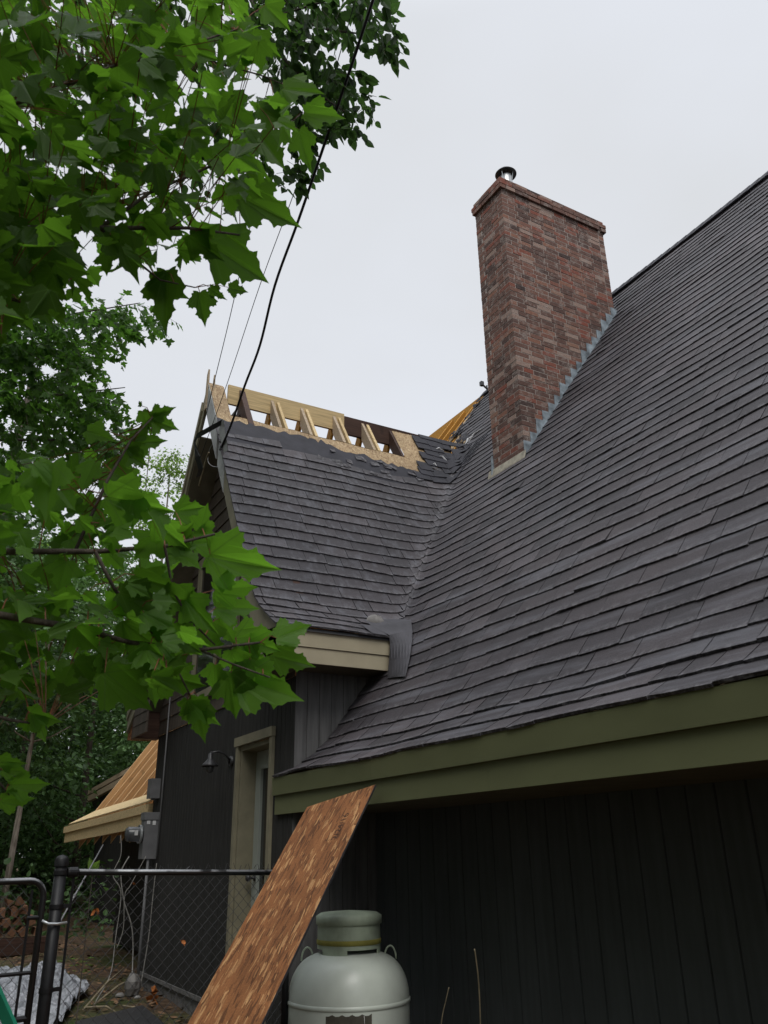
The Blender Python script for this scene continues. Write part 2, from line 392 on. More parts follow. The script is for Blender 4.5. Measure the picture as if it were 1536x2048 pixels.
# ------------------------------------------------------------------ ground
mb = MB(); nx = 70
xs = np.concatenate([np.linspace(-300, -14, 8), np.linspace(-12, 20, 50), np.linspace(24, 300, 8)])
ys = np.concatenate([np.linspace(-300, -12, 8), np.linspace(-10, 32, 66), np.linspace(36, 400, 8)])


def gz(x, y):
    h = GROUND + 0.03 * math.sin(x * 1.7 + y * 0.9) + 0.025 * math.sin(y * 2.3 - x * 1.1)
    d = max(0.0, y - 17.5) * (1 if x < 2.6 else 0.35)
    return h + min(d * 0.09, 1.2)


for i in range(len(xs)):
    for j in range(len(ys)): mb.v.append((xs[i], ys[j], gz(xs[i], ys[j])))
J = len(ys)
for i in range(len(xs) - 1):
    for j in range(J - 1):
        mb.f.append((i * J + j, (i + 1) * J + j, (i + 1) * J + j + 1, i * J + j + 1)); mb.t.append(0.5)
kind(mb.build('ground', M['ground'], smooth=True), 'structure')

# ------------------------------------------------------------------ roof surfaces
XF, XD, XW, YS, XR, YF = 2.92, 2.95, 3.75, 6.78, 2.60, 6.40
YR = 9.05                      # wing ridge line
YN = 2 * YR - YS               # far side wall of the wing
XRIDGE = 8.06


def smax(a, b, k): return 0.5 * (a + b + math.sqrt((a - b) ** 2 + k * k))
def zm(x): return smax(0.90 + 1.41 * (x - 3.28), 0.634 + 0.62 * (x - 2.92), 0.10) - 0.012
def zw0(y): return smax(2.215 + 1.65 * (y - 6.955), 1.82 + 0.60 * (y - 6.40), 0.12) - 0.014
def zw(y): return zw0(y) if y <= YR else zw0(2 * YR - y)


_tx = np.linspace(2.80, 8.2, 1200); _tzm = np.array([zm(x) for x in _tx])
_ty = np.linspace(6.2, YR, 900); _tzw = np.array([zw(y) for y in _ty])
_sm = np.concatenate([[0], np.cumsum(np.hypot(np.diff(_tx), np.diff(_tzm)))])
_sw = np.concatenate([[0], np.cumsum(np.hypot(np.diff(_ty), np.diff(_tzw)))])
def x_at_s(s): return float(np.interp(s, _sm, _tx))
def s_at_x(x): return float(np.interp(x, _tx, _sm))
def y_at_s(s): return float(np.interp(s, _sw, _ty))
def s_at_y(y): return float(np.interp(y, _ty, _sw))
def yv(x): return float(np.interp(zm(x), _tzw, _ty))
def xv(y): return float(np.interp(zw(y), _tzm, _tx))


def wob(a, b): return 0.006 * math.sin(a * 2.1 + 1.3 * math.sin(b * 1.1)) + 0.004 * math.sin(a * 5.3 + b * 3.7) + 0.004 * math.sin(b * 2.7 - a)
def HM(x, y):
    if y < 6.0 or y > YR: return zm(x) + wob(x, y)
    t = min(1.0, max(0.0, (x - 3.88) / 0.32)); a = zm(x)
    return a + t * (smax(a, zw(y), 0.13) - a) + wob(x, y)
def HW(x, y):
    t = min(1.0, max(0.0, (x - 3.6) / 0.3)); a = zw(y)
    return a + t * (smax(zm(x), a, 0.13) - a) + wob(y, x)


def nrm(Hf, x, y, e=0.01):
    gx = (Hf(x + e, y) - Hf(x - e, y)) / (2 * e); gy = (Hf(x, y + e) - Hf(x, y - e)) / (2 * e)
    return Vector((-gx, -gy, 1)).normalized()


def lift(Hf, x, y, h):
    return Vector((x, y, Hf(x, y))) + nrm(Hf, x, y) * h


def tab(mb, P, rows, nsub, tone, thick=0.010):
    """one shingle tab; P(u, v, h): u across 0..1, v up the slope 0..1, h lift. Butt edge is thick and throws a shadow line"""
    g = []
    c0, c1 = random.uniform(-0.002, 0.004), random.uniform(-0.002, 0.004)
    if random.random() < 0.05: c0 += random.uniform(0.003, 0.010)
    if random.random() < 0.05: c1 += random.uniform(0.003, 0.009)
    for r in range(rows + 1):
        vv = r / rows
        jv = [random.uniform(-0.022, 0.022) if r == 0 else 0.0 for k in range(nsub + 1)]
        g.append([P(k / nsub, vv + jv[k], (thick + 0.004 + c0 * (1 - k / nsub) + c1 * k / nsub) * (1 - vv) + 0.003 * vv) for k in range(nsub + 1)])
    i0 = len(mb.v)
    for row in g: mb.v.extend([tuple(p) for p in row])
    lowr = [P(k / nsub, -0.012, 0.001 + (c0 * (1 - k / nsub) + c1 * k / nsub) * 0.8) for k in range(nsub + 1)]
    low2 = [P(k / nsub, 1.0, -0.004) for k in range(nsub + 1)]
    b0 = len(mb.v); mb.v.extend([tuple(p) for p in lowr]); t0 = len(mb.v); mb.v.extend([tuple(p) for p in low2])
    if mb.luv is not None:
        mb.luv += [(k / nsub, r / rows, 0) for r in range(rows + 1) for k in range(nsub + 1)] + [(k / nsub, 0, 0) for k in range(nsub + 1)] + [(k / nsub, 1, 0) for k in range(nsub + 1)]
    w = nsub + 1
    for r in range(rows):
        for k in range(nsub):
            mb.f.append((i0 + r * w + k, i0 + r * w + k + 1, i0 + (r + 1) * w + k + 1, i0 + (r + 1) * w + k)); mb.t.append(tone)
    for k in range(nsub):
        mb.f.append((b0 + k, b0 + k + 1, i0 + k + 1, i0 + k)); mb.t.append(0.0)
    e = i0 + rows * w
    mb.f.append((b0, i0, e, t0)); mb.t.append(0.05)
    mb.f.append((b0 + nsub, t0 + nsub, e + nsub, i0 + nsub)); mb.t.append(0.05)


EXPO = 0.165
GAP = 0.005


def main_limit(x):
    """largest y of the main roof's shingles at x (wing wall, valley, torn edge by the ridge)"""
    if x < 2.952: return 7.08
    if x < 3.80: return 6.765
    t = max(yv(x) + 0.13, 6.62)
    if x > 6.55:
        torn = float(np.interp(x, [6.55, 6.72, 6.9, 7.2, 7.29, 7.49, 7.95, 8.1], [9.12, 9.25, 9.45, 9.95, 10.36, 10.26, 10.28, 10.32]))
        return min(t, torn) if x < 6.72 else torn
    return t


house = thing('house', 'dark sided house with steep shingle roof, brick chimney and half stripped gable wing under repair', 'house', (6.0, 6.0, GROUND))

# ---- main roof
mb = MB(); mb.luv = []
s_end = s_at_x(XRIDGE); k = 0; s = s_at_x(2.885)
while s < s_end:
    row_off = random.uniform(0, 0.3); y = -3.2 + row_off
    s1 = min(s + EXPO + 0.012, s_end)
    xb_nom, xt_nom = x_at_s(s), x_at_s(s1)
    lim_b, lim_t = main_limit(xb_nom), main_limit(xt_nom)
    if k > 0 and xb_nom < 2.99: lim_b = lim_t = 7.06
    ragged = xb_nom > 6.5
    while y < max(lim_b, lim_t):
        w = random.choice((0.18, 0.24, 0.30, 0.33, 0.36, 0.40, 0.48)); y0, y1 = y, y + w - GAP; y += w
        ds = random.gauss(0, 0.0026)
        xb, xt = x_at_s(s + ds), x_at_s(s1)
        jr = random.uniform(-0.14, 0.05) if ragged and y1 > lim_b - 0.3 else 0
        a0, a1 = min(y0, lim_b + jr), min(y1, lim_b + jr); b0, b1 = min(y0, lim_t + jr), min(y1, lim_t + jr)
        if b1 - b0 < 0.004 and a1 - a0 < 0.004: continue
        near = y1 > 6.2 and 3.7 < xb < 6.9
        sk = random.gauss(0, 0.0035)

        def P(u, v, h, a0=a0, a1=a1, b0=b0, b1=b1, xb=xb, xt=xt, sk=sk):
            yy = (a0 + (a1 - a0) * u) * (1 - v) + (b0 + (b1 - b0) * u) * v
            xx = xb + (xt - xb) * v + sk * (u - 0.5) * (1 - v)
            return lift(HM, xx, yy, h)
        tab(mb, P, 3 if xb < 3.6 else (2 if near else 1), 4, min(0.99, max(0.06, random.gauss(0.5, 0.2))), 0.014 if k < 3 else 0.010)
    s += EXPO; k += 1
main_roof = mb.build('main_roof', M['shingle'], house)

# deck under the shingles (and the back slope, seen from inside where the front is stripped)
mb = MB(); ny = 60
for i in range(48):
    x0 = 2.89 + (XRIDGE - 2.89) * i / 48; x1 = 2.89 + (XRIDGE - 2.89) * (i + 1) / 48
    def lim(x):
        l = main_limit(x)
        return 6.2 if 3.62 <= x <= 4.25 else (l - 0.16 if 3.80 <= x <= 6.72 else l)
    for j in range(24):
        u0, u1 = j / 24, (j + 1) / 24; A0, A1 = lim(x0), lim(x1)
        q = []
        for (x, l, u) in ((x0, A0, u0), (x0, A0, u1), (x1, A1, u1), (x1, A1, u0)):
            yy = -3.2 + (l + 3.2) * u; q.append((x, yy, HM(x, yy) - (0.075 if 3.4 < x < 4.6 and yy > 5.4 else 0.022)))
        mb.face(q)
mb.build('roof_deck', M['osb_old'], main_roof)
mb = MB(); mb.face([(XRIDGE + 0.02, -3.2, zm(XRIDGE)), (XRIDGE + 5.0, -3.2, 0.6), (XRIDGE + 5.0, 16.4, 0.6), (XRIDGE + 0.02, 16.4, zm(XRIDGE))])
mb.build('back_slope', M['orange_wood'], main_roof)
mb = MB()   # ridge caps
yy = -3.2
while yy < 10.15:
    z = zm(XRIDGE) + 0.015 + 0.006 * math.sin(yy * 1.9)
    for s_ in (-1, 1):
        b = [(XRIDGE, yy, z + 0.022), (XRIDGE, yy + 0.2, z + 0.012), (XRIDGE + s_ * 0.11, yy + 0.2, z - 0.135), (XRIDGE + s_ * 0.115, yy, z - 0.13)]
        t = [(p[0] + 0.012 * s_, p[1], p[2] + 0.016) for p in b]
        mb.hexa(b, t, random.uniform(0.0, 0.25))
    yy += 0.145
mb.build('ridge_cap', M['felt'], main_roof)
# ragged end of the torn courses: loose felt scraps
mb = MB()
for q in range(26):
    x = random.uniform(6.55, 7.9); y = main_limit(x) + random.uniform(-0.18, 0.10); s_ = random.uniform(0.05, 0.16); a = random.uniform(0, 6.28)
    pts = []
    for w_ in range(5):
        an = a + w_ * 1.256; r = s_ * random.uniform(0.5, 1.1); px_, py_ = x + r * math.cos(an) * 0.5, y + r * math.sin(an)
        pts.append(lift(lambda X, Y: zm(X), px_, py_, random.uniform(0.015, 0.06)))
    mb.face(pts)
mb.build('torn_felt', M['felt'], main_roof)
mb = MB()
for (a, b) in (((938, 883), (962, 858)), ((930, 892), (945, 872)), ((872, 898), (888, 902)), ((878, 912), (895, 923)), ((866, 928), (875, 934))):
    p, q = [r_ * 0.995 for r_ in (ray(*a), ray(*b))]
    def hit(r, f=1.41, x0=3.28, z0=0.93): return r * ((z0 - f * x0) / (r.z - f * r.x))
    def hitw(r): return r * ((2.24 - 1.65 * 6.955) / (r.z - 1.65 * r.y))
    H = hit if a[0] > 900 else hitw
    p, q = H(p), H(q); m_ = (p + q) / 2 + Vector((0, 0.02, 0.04))
    mb = MB(); mb.tube([p, m_, q], [0.006, 0.016, 0.004], 5); mb.build('torn_strip', M['white'], main_roof)

# ---- wing roof
mb = MB(); mb.luv = []
TOPX = [2.5, 2.70, 3.62, 4.3, 4.97, 5.42, 5.8, 6.2, 6.4]; TOPY = [8.44, 8.43, 8.385, 8.365, 8.365, 8.36, 8.42, 8.75, 8.9]
k = 0; s = s_at_y(6.365)
while True:
    yb, yt = y_at_s(s), y_at_s(s + EXPO + 0.012)
    if yb > 8.95: break
    x = 2.565 + random.uniform(-0.3, 0)
    lb, lt = (xv(yb) if zw(yb) > 1.6 else 3.9), xv(yt)
    if yb < 6.5: lb = lt = 3.93
    while x < max(lb, lt):
        w = random.choice((0.18, 0.24, 0.30, 0.33, 0.36, 0.40, 0.46)); x0, x1 = max(x, 2.565), x + w - GAP; x += w
        if x1 < 2.6: continue
        top = float(np.interp((x0 + x1) / 2, TOPX, TOPY))
        if (x0 + x1) / 2 > 5.75: top += random.uniform(-0.12, 0.10)
        if yb > top - 0.02: continue
        a0, a1, b0, b1 = min(x0, lb), min(x1, lb), min(x0, lt), min(x1, lt)
        if a1 - a0 < 0.004 and b1 - b0 < 0.004: continue
        ds = random.gauss(0, 0.0026); yb_ = y_at_s(s + ds); sk = random.gauss(0, 0.0035); near = x1 > lb - 0.6

        def P(u, v, h, a0=a0, a1=a1, b0=b0, b1=b1, yb_=yb_, yt=yt, sk=sk):
            xx = (a0 + (a1 - a0) * u) * (1 - v) + (b0 + (b1 - b0) * u) * v
            y_ = yb_ + (yt - yb_) * v + sk * (u - 0.5) * (1 - v)
            return lift(HW, xx, y_, h)
        # tabs run along x; flip so the faces look outward
        tab(mb, lambda u, v, h: P(1 - u, v, h), 3 if yb < 7.2 else 1, 4, min(0.99, max(0.06, random.gauss(0.5, 0.2))), 0.012)
    s += EXPO; k += 1
wing_roof = mb.build('wing_roof', M['shingle'], house)


_rg = np.random.default_rng(5); _rx = np.cumsum(np.abs(_rg.normal(0.075, 0.05, 90)) + 0.012) + 2.5; _ry = _rg.uniform(-1.2, 0.9, 90)
def rag(xx, amp, seed): return amp * float(np.interp(xx, _rx, _ry))


# sheathing: a strip to just under the ridge opening, and up to the ridge at its far end; ragged black underlay over its lower part
mb = MB(); xs_ = np.linspace(2.63, 6.25, 110)
for i in range(len(xs_) - 1):
    def strip(x):
        yt_ = 8.665 if x < 5.30 else 9.02
        return 6.42, yt_ + (0.006 * math.sin(x * 9) if x < 5.3 else 0)
    a, b = xs_[i], xs_[i + 1]
    for j in range(26):
        l_, h_ = strip(a); ym = l_ + (h_ - l_) * (j + 0.5) / 26
        if b > xv(ym) - 0.02 or (a > 3.55 and ym < 6.75): continue
        q = []
        for (x, u) in ((a, j / 26), (b, j / 26), (b, (j + 1) / 26), (a, (j + 1) / 26)):
            l, h = strip(x if not (a < 5.30 < b) else a); y_ = l + (h - l) * u
            q.append(Vector((x, y_, HW(x, y_) - 0.018 if x < 5.9 else zw(y_) - 0.016)))
        mb.face(q)
    l, h = strip(a)
    mb.face([(a, h, zw(h) - 0.016), (b, h, zw(h) - 0.016), (b, h + 0.012, zw(h) - 0.035), (a, h + 0.012, zw(h) - 0.035)])
deck = mb.build('sheathing', M['osb_old'], wing_roof)
mb = MB()   # far slope: only its lower part is still covered
for i in range(30):
    a, b = 2.63 + i * 0.12, 2.63 + (i + 1) * 0.12
    mb.face([(a, 2 * YR - 6.42, zw(6.42) - 0.02), (b, 2 * YR - 6.42, zw(6.42) - 0.02), (b, 2 * YR - 8.3, zw(8.3) - 0.02), (a, 2 * YR - 8.3, zw(8.3) - 0.02)])
mb.build('far_sheathing', M['osb_old'], wing_roof)
mb = MB(); xs_ = np.linspace(2.60, 5.95, 150)
for i in range(len(xs_) - 1):
    a, b = xs_[i], xs_[i + 1]
    def hi(x): return float(np.interp(x, [2.6, 2.7, 3.17, 3.43, 3.7, 4.13, 4.4, 4.68, 5.14, 5.5, 5.8, 6.0], [8.535, 8.535, 8.585, 8.56, 8.585, 8.56, 8.53, 8.49, 8.47, 8.43, 8.48, 8.62])) + 0.028 + rag(x, 0.022 if x < 3.8 else 0.040, 1.7)
    def lo(x): return float(np.interp(x, TOPX, TOPY)) - 0.12
    q = []
    for (x, u) in ((a, 0), (b, 0), (b, 1), (a, 1)):
        y_ = lo(x) + (hi(x) - lo(x)) * u; q.append(lift(lambda X, Y: zw(Y) - 0.004, x, y_, 0.006))
    mb.face(q)
    mb.face([lift(lambda X, Y: zw(Y) - 0.004, a, hi(a), 0.006), lift(lambda X, Y: zw(Y) - 0.004, b, hi(b), 0.006),
             lift(lambda X, Y: zw(Y) - 0.012, b, hi(b), 0.0), lift(lambda X, Y: zw(Y) - 0.012, a, hi(a), 0.0)])
und = mb.build('underlay', M['felt'], wing_roof)
mb = MB()   # leftover shingle pieces on the stripped band
for q in range(26):
    x = random.uniform(3.9, 6.0); y_ = float(np.interp(x, TOPX, TOPY)) + random.uniform(-0.05, 0.13) + (0.25 * random.random() if x > 5.6 else 0)
    y_ = min(y_, 8.93)
    w = random.uniform(0.06, 0.2); h = random.uniform(0.04, 0.10); r = random.uniform(-0.25, 0.25)
    pts = []
    for (u, v) in ((-1, -1), (1, -0.95), (1, 0.6), (0.5, 1.0), (0.3, 0.7), (-0.9, 0.9)):
        X = x + (u * w - v * h * r) * 0.5 * random.uniform(0.8, 1.1); Y = y_ + (v * h * 0.52 + u * w * r) * 0.5
        pts.append(lift(lambda X_, Y_: zw(Y_), X, min(Y, 9.0), 0.012 + 0.012 * random.random()))
    mb.face(pts, random.uniform(0.0, 0.6))
mb.build('shingle_scrap', M['shingle'], wing_roof)
# dark torn shingles running up to the ridge beside the valley
mb = MB()
for k in range(9):
    yb = 8.38 + k * 0.075; x = 5.40 + 0.045 * k + random.uniform(-0.10, 0.10)
    while x < 6.55:
        w = random.uniform(0.12, 0.28); x0, x1 = x, min(x + w - 0.006, 6.6); x += w
        if random.random() < 0.12: continue
        yt_ = min(yb + 0.095, 9.04); j0, j1 = random.uniform(0, 0.02), random.uniform(0, 0.02)
        F = lambda X, Y: smax(zw(Y), zm(X), 0.13)
        b = [lift(F, x0, yb - j0, 0.012), lift(F, x1, yb - j1, 0.014), lift(F, x1, yt_, 0.006), lift(F, x0, yt_, 0.006)]
        t = [p + Vector((0, -0.003, 0.012 if i < 2 else 0.004)) for i, p in enumerate(b)]
        mb.hexa(b, t, random.uniform(0, 0.5))
mb.build('torn_shingle', M['felt'], wing_roof)
# membrane flashing wrapped over the end of the wing eave, with a lump of sealant
mb = MB()
def wp(x, y, h=0.028): return lift(HW, x, y, h)
def patch(y0, y1, x0, x1, n=8):
    for i in range(n):
        for j in range(n):
            q = []
            for (u, v_) in ((i, j), (i + 1, j), (i + 1, j + 1), (i, j + 1)):
                q.append(wp(x0 + (x1 - x0) * u / n, y0 + (y1 - y0) * v_ / n, 0.022))
            mb.face(q)
patch(6.37, 6.60, 3.50, 3.66)
def onroof(px, py, k=0.985):
    r = ray(px, py); return r * ((0.90 - 1.41 * 3.28) / (r.z - 1.41 * r.x)) * k
LFT = [wp(3.60, 6.72, .02), wp(3.62, 6.55, .022), wp(3.68, 6.375, .024), on_y(780, 1287, 6.352), on_y(778, 1322, 6.335), on_y(774, 1357, 6.318)]
RGT = [wp(4.06, 6.72, .03), wp(4.06, 6.56, .03), onroof(825, 1262), onroof(824, 1282), onroof(819, 1318), onroof(811, 1353)]
NC = 7; i0 = len(mb.v)
for r_ in range(len(LFT)):
    for c_ in range(NC + 1):
        u = c_ / NC; mb.v.append(tuple(LFT[r_].lerp(RGT[r_], u) + Vector((-0.006, -0.008, 0.003)) * math.sin(math.pi * u)))
for r_ in range(len(LFT) - 1):
    for c_ in range(NC):
        q = i0 + r_ * (NC + 1) + c_; mb.f.append((q, q + 1, q + NC + 2, q + NC + 1)); mb.t.append(0.5)
fl = mb.build('valley_flashing', M['membrane'], wing_roof)
mb = MB(); mb.lathe([(0.001, 0.075), (0.05, 0.062), (0.085, 0.03), (0.10, -0.01)], wp(3.72, 6.70, 0.015), nrm(HW, 3.72, 6.70), 14)
for i, p in enumerate(mb.v): mb.v[i] = tuple(Vector(p) + Vector((random.uniform(-1, 1), random.uniform(-1, 1), random.uniform(-1, 1))) * 0.006)
mb.build('sealant_lump', M['stone'], wing_roof, smooth=True)
mb = MB()   # drip edge under the first course
mb.face([(2.58, 6.385, zw(6.385) - 0.004), (3.75, 6.385, zw(6.385) - 0.004), (3.75, 6.38, zw(6.385) - 0.035), (2.58, 6.38, zw(6.385) - 0.035)])
mb.build('drip_edge', M['dark_metal'], wing_roof)

# ---- wing framing: ridge boards and rafters
mb = MB(); mb.box((2.87, YR - 0.019, 5.385), (4.56, YR + 0.019, 5.665)); rb = mb.build('ridge_board', M['new_wood'], house)
mb = MB(); mb.box((4.562, YR - 0.02, 5.36), (6.35, YR + 0.02, 5.635)); mb.build('ridge_board', M['dark_wood'], house)


def rafter(x, mat, top=YR - 0.022, z_up=0.0, w=0.038, dep=0.14, y0=6.9, far=False, tone=0.5):
    mb = MB(); pts = []
    ys2 = [y0, 7.4, 8.0, 8.5, top]
    for i in range(4):
        a, b = ys2[i], ys2[i + 1]; za, zb = zw(a) - 0.035 + z_up, zw(b) - 0.035 + z_up; dz = dep * math.sqrt(1 + 1.65 ** 2)
        f = (lambda y: 2 * YR - y) if far else (lambda y: y)
        mb.hexa([(x, f(a), za - dz), (x + w, f(a), za - dz), (x + w, f(a), za), (x, f(a), za)], [(x, f(b), zb - dz), (x + w, f(b), zb - dz), (x + w, f(b), zb), (x, f(b), zb)], tone)
    return mb.build('rafter', mat, house)


for (x, mt, up) in ((3.02, 'dark_wood', 0.03), (3.46, 'grey_wood', 0.0), (3.545, 'new_wood', 0.0), (3.89, 'grey_wood', 0.0), (3.965, 'new_wood', 0.0), (4.38, 'grey_wood', 0.0),
                    (4.46, 'new_wood', 0.0), (4.83, 'grey_wood', 0.0), (4.91, 'new_wood', 0.0), (5.28, 'dark_wood', 0.0)):
    rafter(x, M[mt], z_up=up, w=0.075 if x == 3.02 else 0.04, tone=random.uniform(0.3, 0.7))
for x in (3.06, 3.46, 3.90, 4.38, 4.83, 5.28):
    rafter(x, M['amber_wood'] if x > 3.2 else M['dark_wood'], far=True)

# ---- gable rakes, eave box
def rake_strip(mb, yA, yB, x0, x1, d0, d1, n=14, far=False, tone=0.5):
    """board following the rake from yA to yB, between the slope offsets d0..d1 (vertical), x0..x1 thick"""
    f = (lambda y: 2 * YR - y) if far else (lambda y: y)
    for i in range(n):
        a = yA + (yB - yA) * i / n; b = yA + (yB - yA) * (i + 1) / n
        mb.hexa([(x0, f(a), zw(a) + d0), (x1, f(a), zw(a) + d0), (x1, f(a), zw(a) + d1), (x0, f(a), zw(a) + d1)],
                [(x0, f(b), zw(b) + d0), (x1, f(b), zw(b) + d0), (x1, f(b), zw(b) + d1), (x0, f(b), zw(b) + d1)], tone)


mb = MB(); rake_strip(mb, 6.415, 8.12, XR, XR + 0.03, -0.40, -0.022)
rk = mb.build('rake_board', M['trim'], house)
mb = MB(); rake_strip(mb, 8.123, 8.40, XR - 0.006, XR + 0.02, -0.42, -0.03, 4); rake_strip(mb, 8.50, 9.03, XR, XR + 0.02, -0.46, -0.03, 8)
mb.build('upper_rake_board', M['dull_metal'], house)
mb = MB(); rake_strip(mb, 8.48, 9.06, XR + 0.01, XR + 0.20, -0.028, -0.008, 8); rake_strip(mb, 8.48, 9.04, XR + 0.17, XR + 0.21, -0.22, -0.03, 6)
mb.build('rake_sheathing', M['osb_old'], house)
mb = MB(); rake_strip(mb, 6.42, 9.0, XR, XR + 0.03, -0.30, -0.02, far=True); rake_strip(mb, 6.42, 8.9, XR - 0.02, XR + 0.012, -0.13, -0.005, far=True)
mb.build('far_rake_board', M['trim'], house)
mb = MB()   # broken tips at the peak
for (y0, y1, zt, x_) in ((9.02, 9.11, 0.16, XR - 0.01), (9.12, 9.22, 0.10, XR + 0.02), (8.96, 9.02, 0.06, XR + 0.05)):
    zb = zw(YR) - 0.42
    mb.hexa([(x_, y0, zb), (x_ + 0.022, y0, zb), (x_ + 0.022, y1, zb), (x_, y1, zb)],
            [(x_, y0 + 0.02, zw(YR) + zt), (x_ + 0.022, y0 + 0.02, zw(YR) + zt), (x_ + 0.022, y1 - 0.02, zw(YR) + zt - 0.07), (x_, y1 - 0.02, zw(YR) + zt - 0.07)], 0.5)
mb.build('broken_peak_board', M['grey_wood'], house)
mb = MB(); rake_strip(mb, 6.8, 8.36, XR + 0.03, XD, -0.33, -0.31, 12); mb.build('rake_soffit', M['soffit'], house)
mb = MB(); rake_strip(mb, 6.8, 8.8, XR + 0.03, XD, -0.30, -0.28, 12, far=True)
mb.build('rake_soffit', M['soffit'], house)

mb = MB(); mb.box((XR + 0.032, YF + 0.012, 1.50), (3.735, YF + 0.03, 1.632)); mb.box((XR + 0.032, YF, 1.637), (3.745, YF + 0.03, 1.80))
mb.build('wing_fascia', M['fascia'], house)
mb = MB()   # face of the eave box on the gable side (sloped at its far end)
mb.hexa([(XR, YF - 0.004, 1.495), (XR + 0.03, YF - 0.004, 1.495), (XR + 0.03, 7.15, 1.54), (XR, 7.15, 1.54)],
        [(XR, YF - 0.004, 1.79), (XR + 0.03, YF - 0.004, 1.79), (XR + 0.03, 7.28, 1.86), (XR, 7.28, 1.86)])
mb.build('eave_return', M['trim'], house)
mb = MB(); mb.box((XR + 0.032, YF + 0.032, 1.503), (3.70, YS, 1.522)); mb.box((XR + 0.032, YS, 1.503), (XD - 0.002, 7.2, 1.522)); mb.build('wing_soffit', M['soffit'], house)
# the same box on the far eave: three lapped boards, its end stripped to bare sheathing
mb = MB()
for k in range(3): mb.hexa([(XR - 0.012 + 0.006, 10.62, 1.42 + 0.135 * k), (XR + 0.02, 10.62, 1.42 + 0.135 * k), (XR + 0.02, 11.30, 1.42 + 0.135 * k), (XR - 0.012 + 0.006, 11.30, 1.42 + 0.135 * k)],
                           [(XR, 10.62, 1.548 + 0.135 * k), (XR + 0.02, 10.62, 1.548 + 0.135 * k), (XR + 0.02, 11.30, 1.548 + 0.135 * k), (XR, 11.30, 1.548 + 0.135 * k)])
mb.build('eave_return', M['gable_tan'], house)
mb = MB(); mb.box((XR + 0.02, 11.31, 1.42), (2.95, 11.46, 1.84)); mb.build('eave_blocking', M['dark_wood'], house)
mb = MB(); mb.hexa([(XR + 0.03, 11.52, 1.42), (2.9, 11.52, 1.42), (2.9, 11.72, 1.44), (XR + 0.03, 11.72, 1.44)], [(XR + 0.03, 11.52, 1.90), (2.9, 11.52, 1.90), (2.9, 11.66, 1.72), (XR + 0.03, 11.66, 1.72)])
mb.build('eave_end_sheathing', M['osb_red'], house)

# ---- walls
def groove_wall_x(mb, x, y0, y1, z0, z1, sp, gw=0.012, gd=0.008, sgn=-1):
    """vertical grooved boards on a wall facing -x"""
    y = y0
    while y < y1 - 1e-6:
        e = min(y + sp, y1); g = min(gw, (e - y) / 3)
        mb.face([(x, y + g, z0), (x, y + g, z1), (x, e, z1), (x, e, z0)])
        mb.face([(x, y + g, z0), (x - sgn * gd, y + g * 0.6, z0), (x - sgn * gd, y + g * 0.6, z1), (x, y + g, z1)], 0.2)
        mb.face([(x - sgn * gd, y + g * 0.6, z0), (x, y, z0), (x, y, z1), (x - sgn * gd, y + g * 0.6, z1)], 0.2)
        y = e


mb = MB(); groove_wall_x(mb, XW, -4.0, YS, -1.32, 0.335, 0.197, 0.016, 0.014); mb.build('main_wall', M['siding_main'], house)
mb = MB(); DY0, DY1, DZ1 = 7.29, 8.12, 0.985
groove_wall_x(mb, XD, DY1, YN, -1.30, 1.46, 0.102, 0.014, 0.007); groove_wall_x(mb, XD, DY0, DY1, DZ1, 1.46, 0.102, 0.014, 0.007); groove_wall_x(mb, XD, YS, DY0, -1.30, 1.46, 0.102, 0.014, 0.007)
mb.face([(XD, YN, -1.3), (XD, YN, 1.46), (4.6, YN, 1.46), (4.6, YN, -1.3)])
mb.build('wing_wall', M['siding'], house)
mb = MB()   # lapped boards in the gable
z = 1.46; k = 0
while z < 5.2:
    z1 = z + 0.19
    yl = max(YS, float(np.interp(z + 0.20, _tzw, _ty))); yl1 = max(YS, float(np.interp(z1 + 0.20, _tzw, _ty)))
    mb.face([(XD - 0.014, yl, z), (XD - 0.014, 2 * YR - yl, z), (XD - 0.001, 2 * YR - yl1, z1), (XD - 0.001, yl1, z1)], random.random())
    mb.face([(XD - 0.014, yl, z), (XD, yl, z + 0.001), (XD, 2 * YR - yl, z + 0.001), (XD - 0.014, 2 * YR - yl, z)], 0.1); z = z1
mb.build('gable_siding', M['gable_tan'], house)
mb = MB()
y = 0.0; x = XD
while x < 4.35:
    e = x + 0.12
    mb.face([(x, YS, -1.3), (e - 0.012, YS, -1.3), (e - 0.012, YS, 1.55), (x, YS, 1.55)])
    mb.face([(e - 0.012, YS, -1.3), (e - 0.006, YS + 0.009, -1.3), (e - 0.006, YS + 0.009, 1.55), (e - 0.012, YS, 1.55)], 0.1)
    mb.face([(e - 0.006, YS + 0.009, -1.3), (e, YS, -1.3), (e, YS, 1.55), (e - 0.006, YS + 0.009, 1.55)], 0.1); x = e
mb.build('wing_side_wall', M['siding_grey'], house)
mb = MB(); mb.box((XD + 0.02, YS + 0.02, -1.75), (3.9, YN - 0.02, -1.30)); mb.box((XW + 0.03, -4, -1.75), (4.2, YS, -1.325)); mb.box((XD - 0.012, YS, -1.335), (XD + 0.03, YN, -1.295))
mb.build('foundation', M['concrete'], house)
# gable window between its casings
win = None
mb = MB()
for (a, b) in (((8.30, 1.75), (8.42, 3.35)), ((9.75, 1.75), (9.87, 3.35)), ((8.30, 3.35), (9.87, 3.48)), ((8.25, 1.66), (9.92, 1.75)), ((8.98, 1.75), (9.04, 3.35))):
    mb.box((XD - 0.05, a[0], a[1]), (XD - 0.016, b[0], b[1]))
win = mb.build('window', M['trim'], house)
mb = MB(); mb.box((XD - 0.03, 8.42, 1.75), (XD - 0.018, 9.75, 3.35)); mb.build('pane', M['glass'], win)

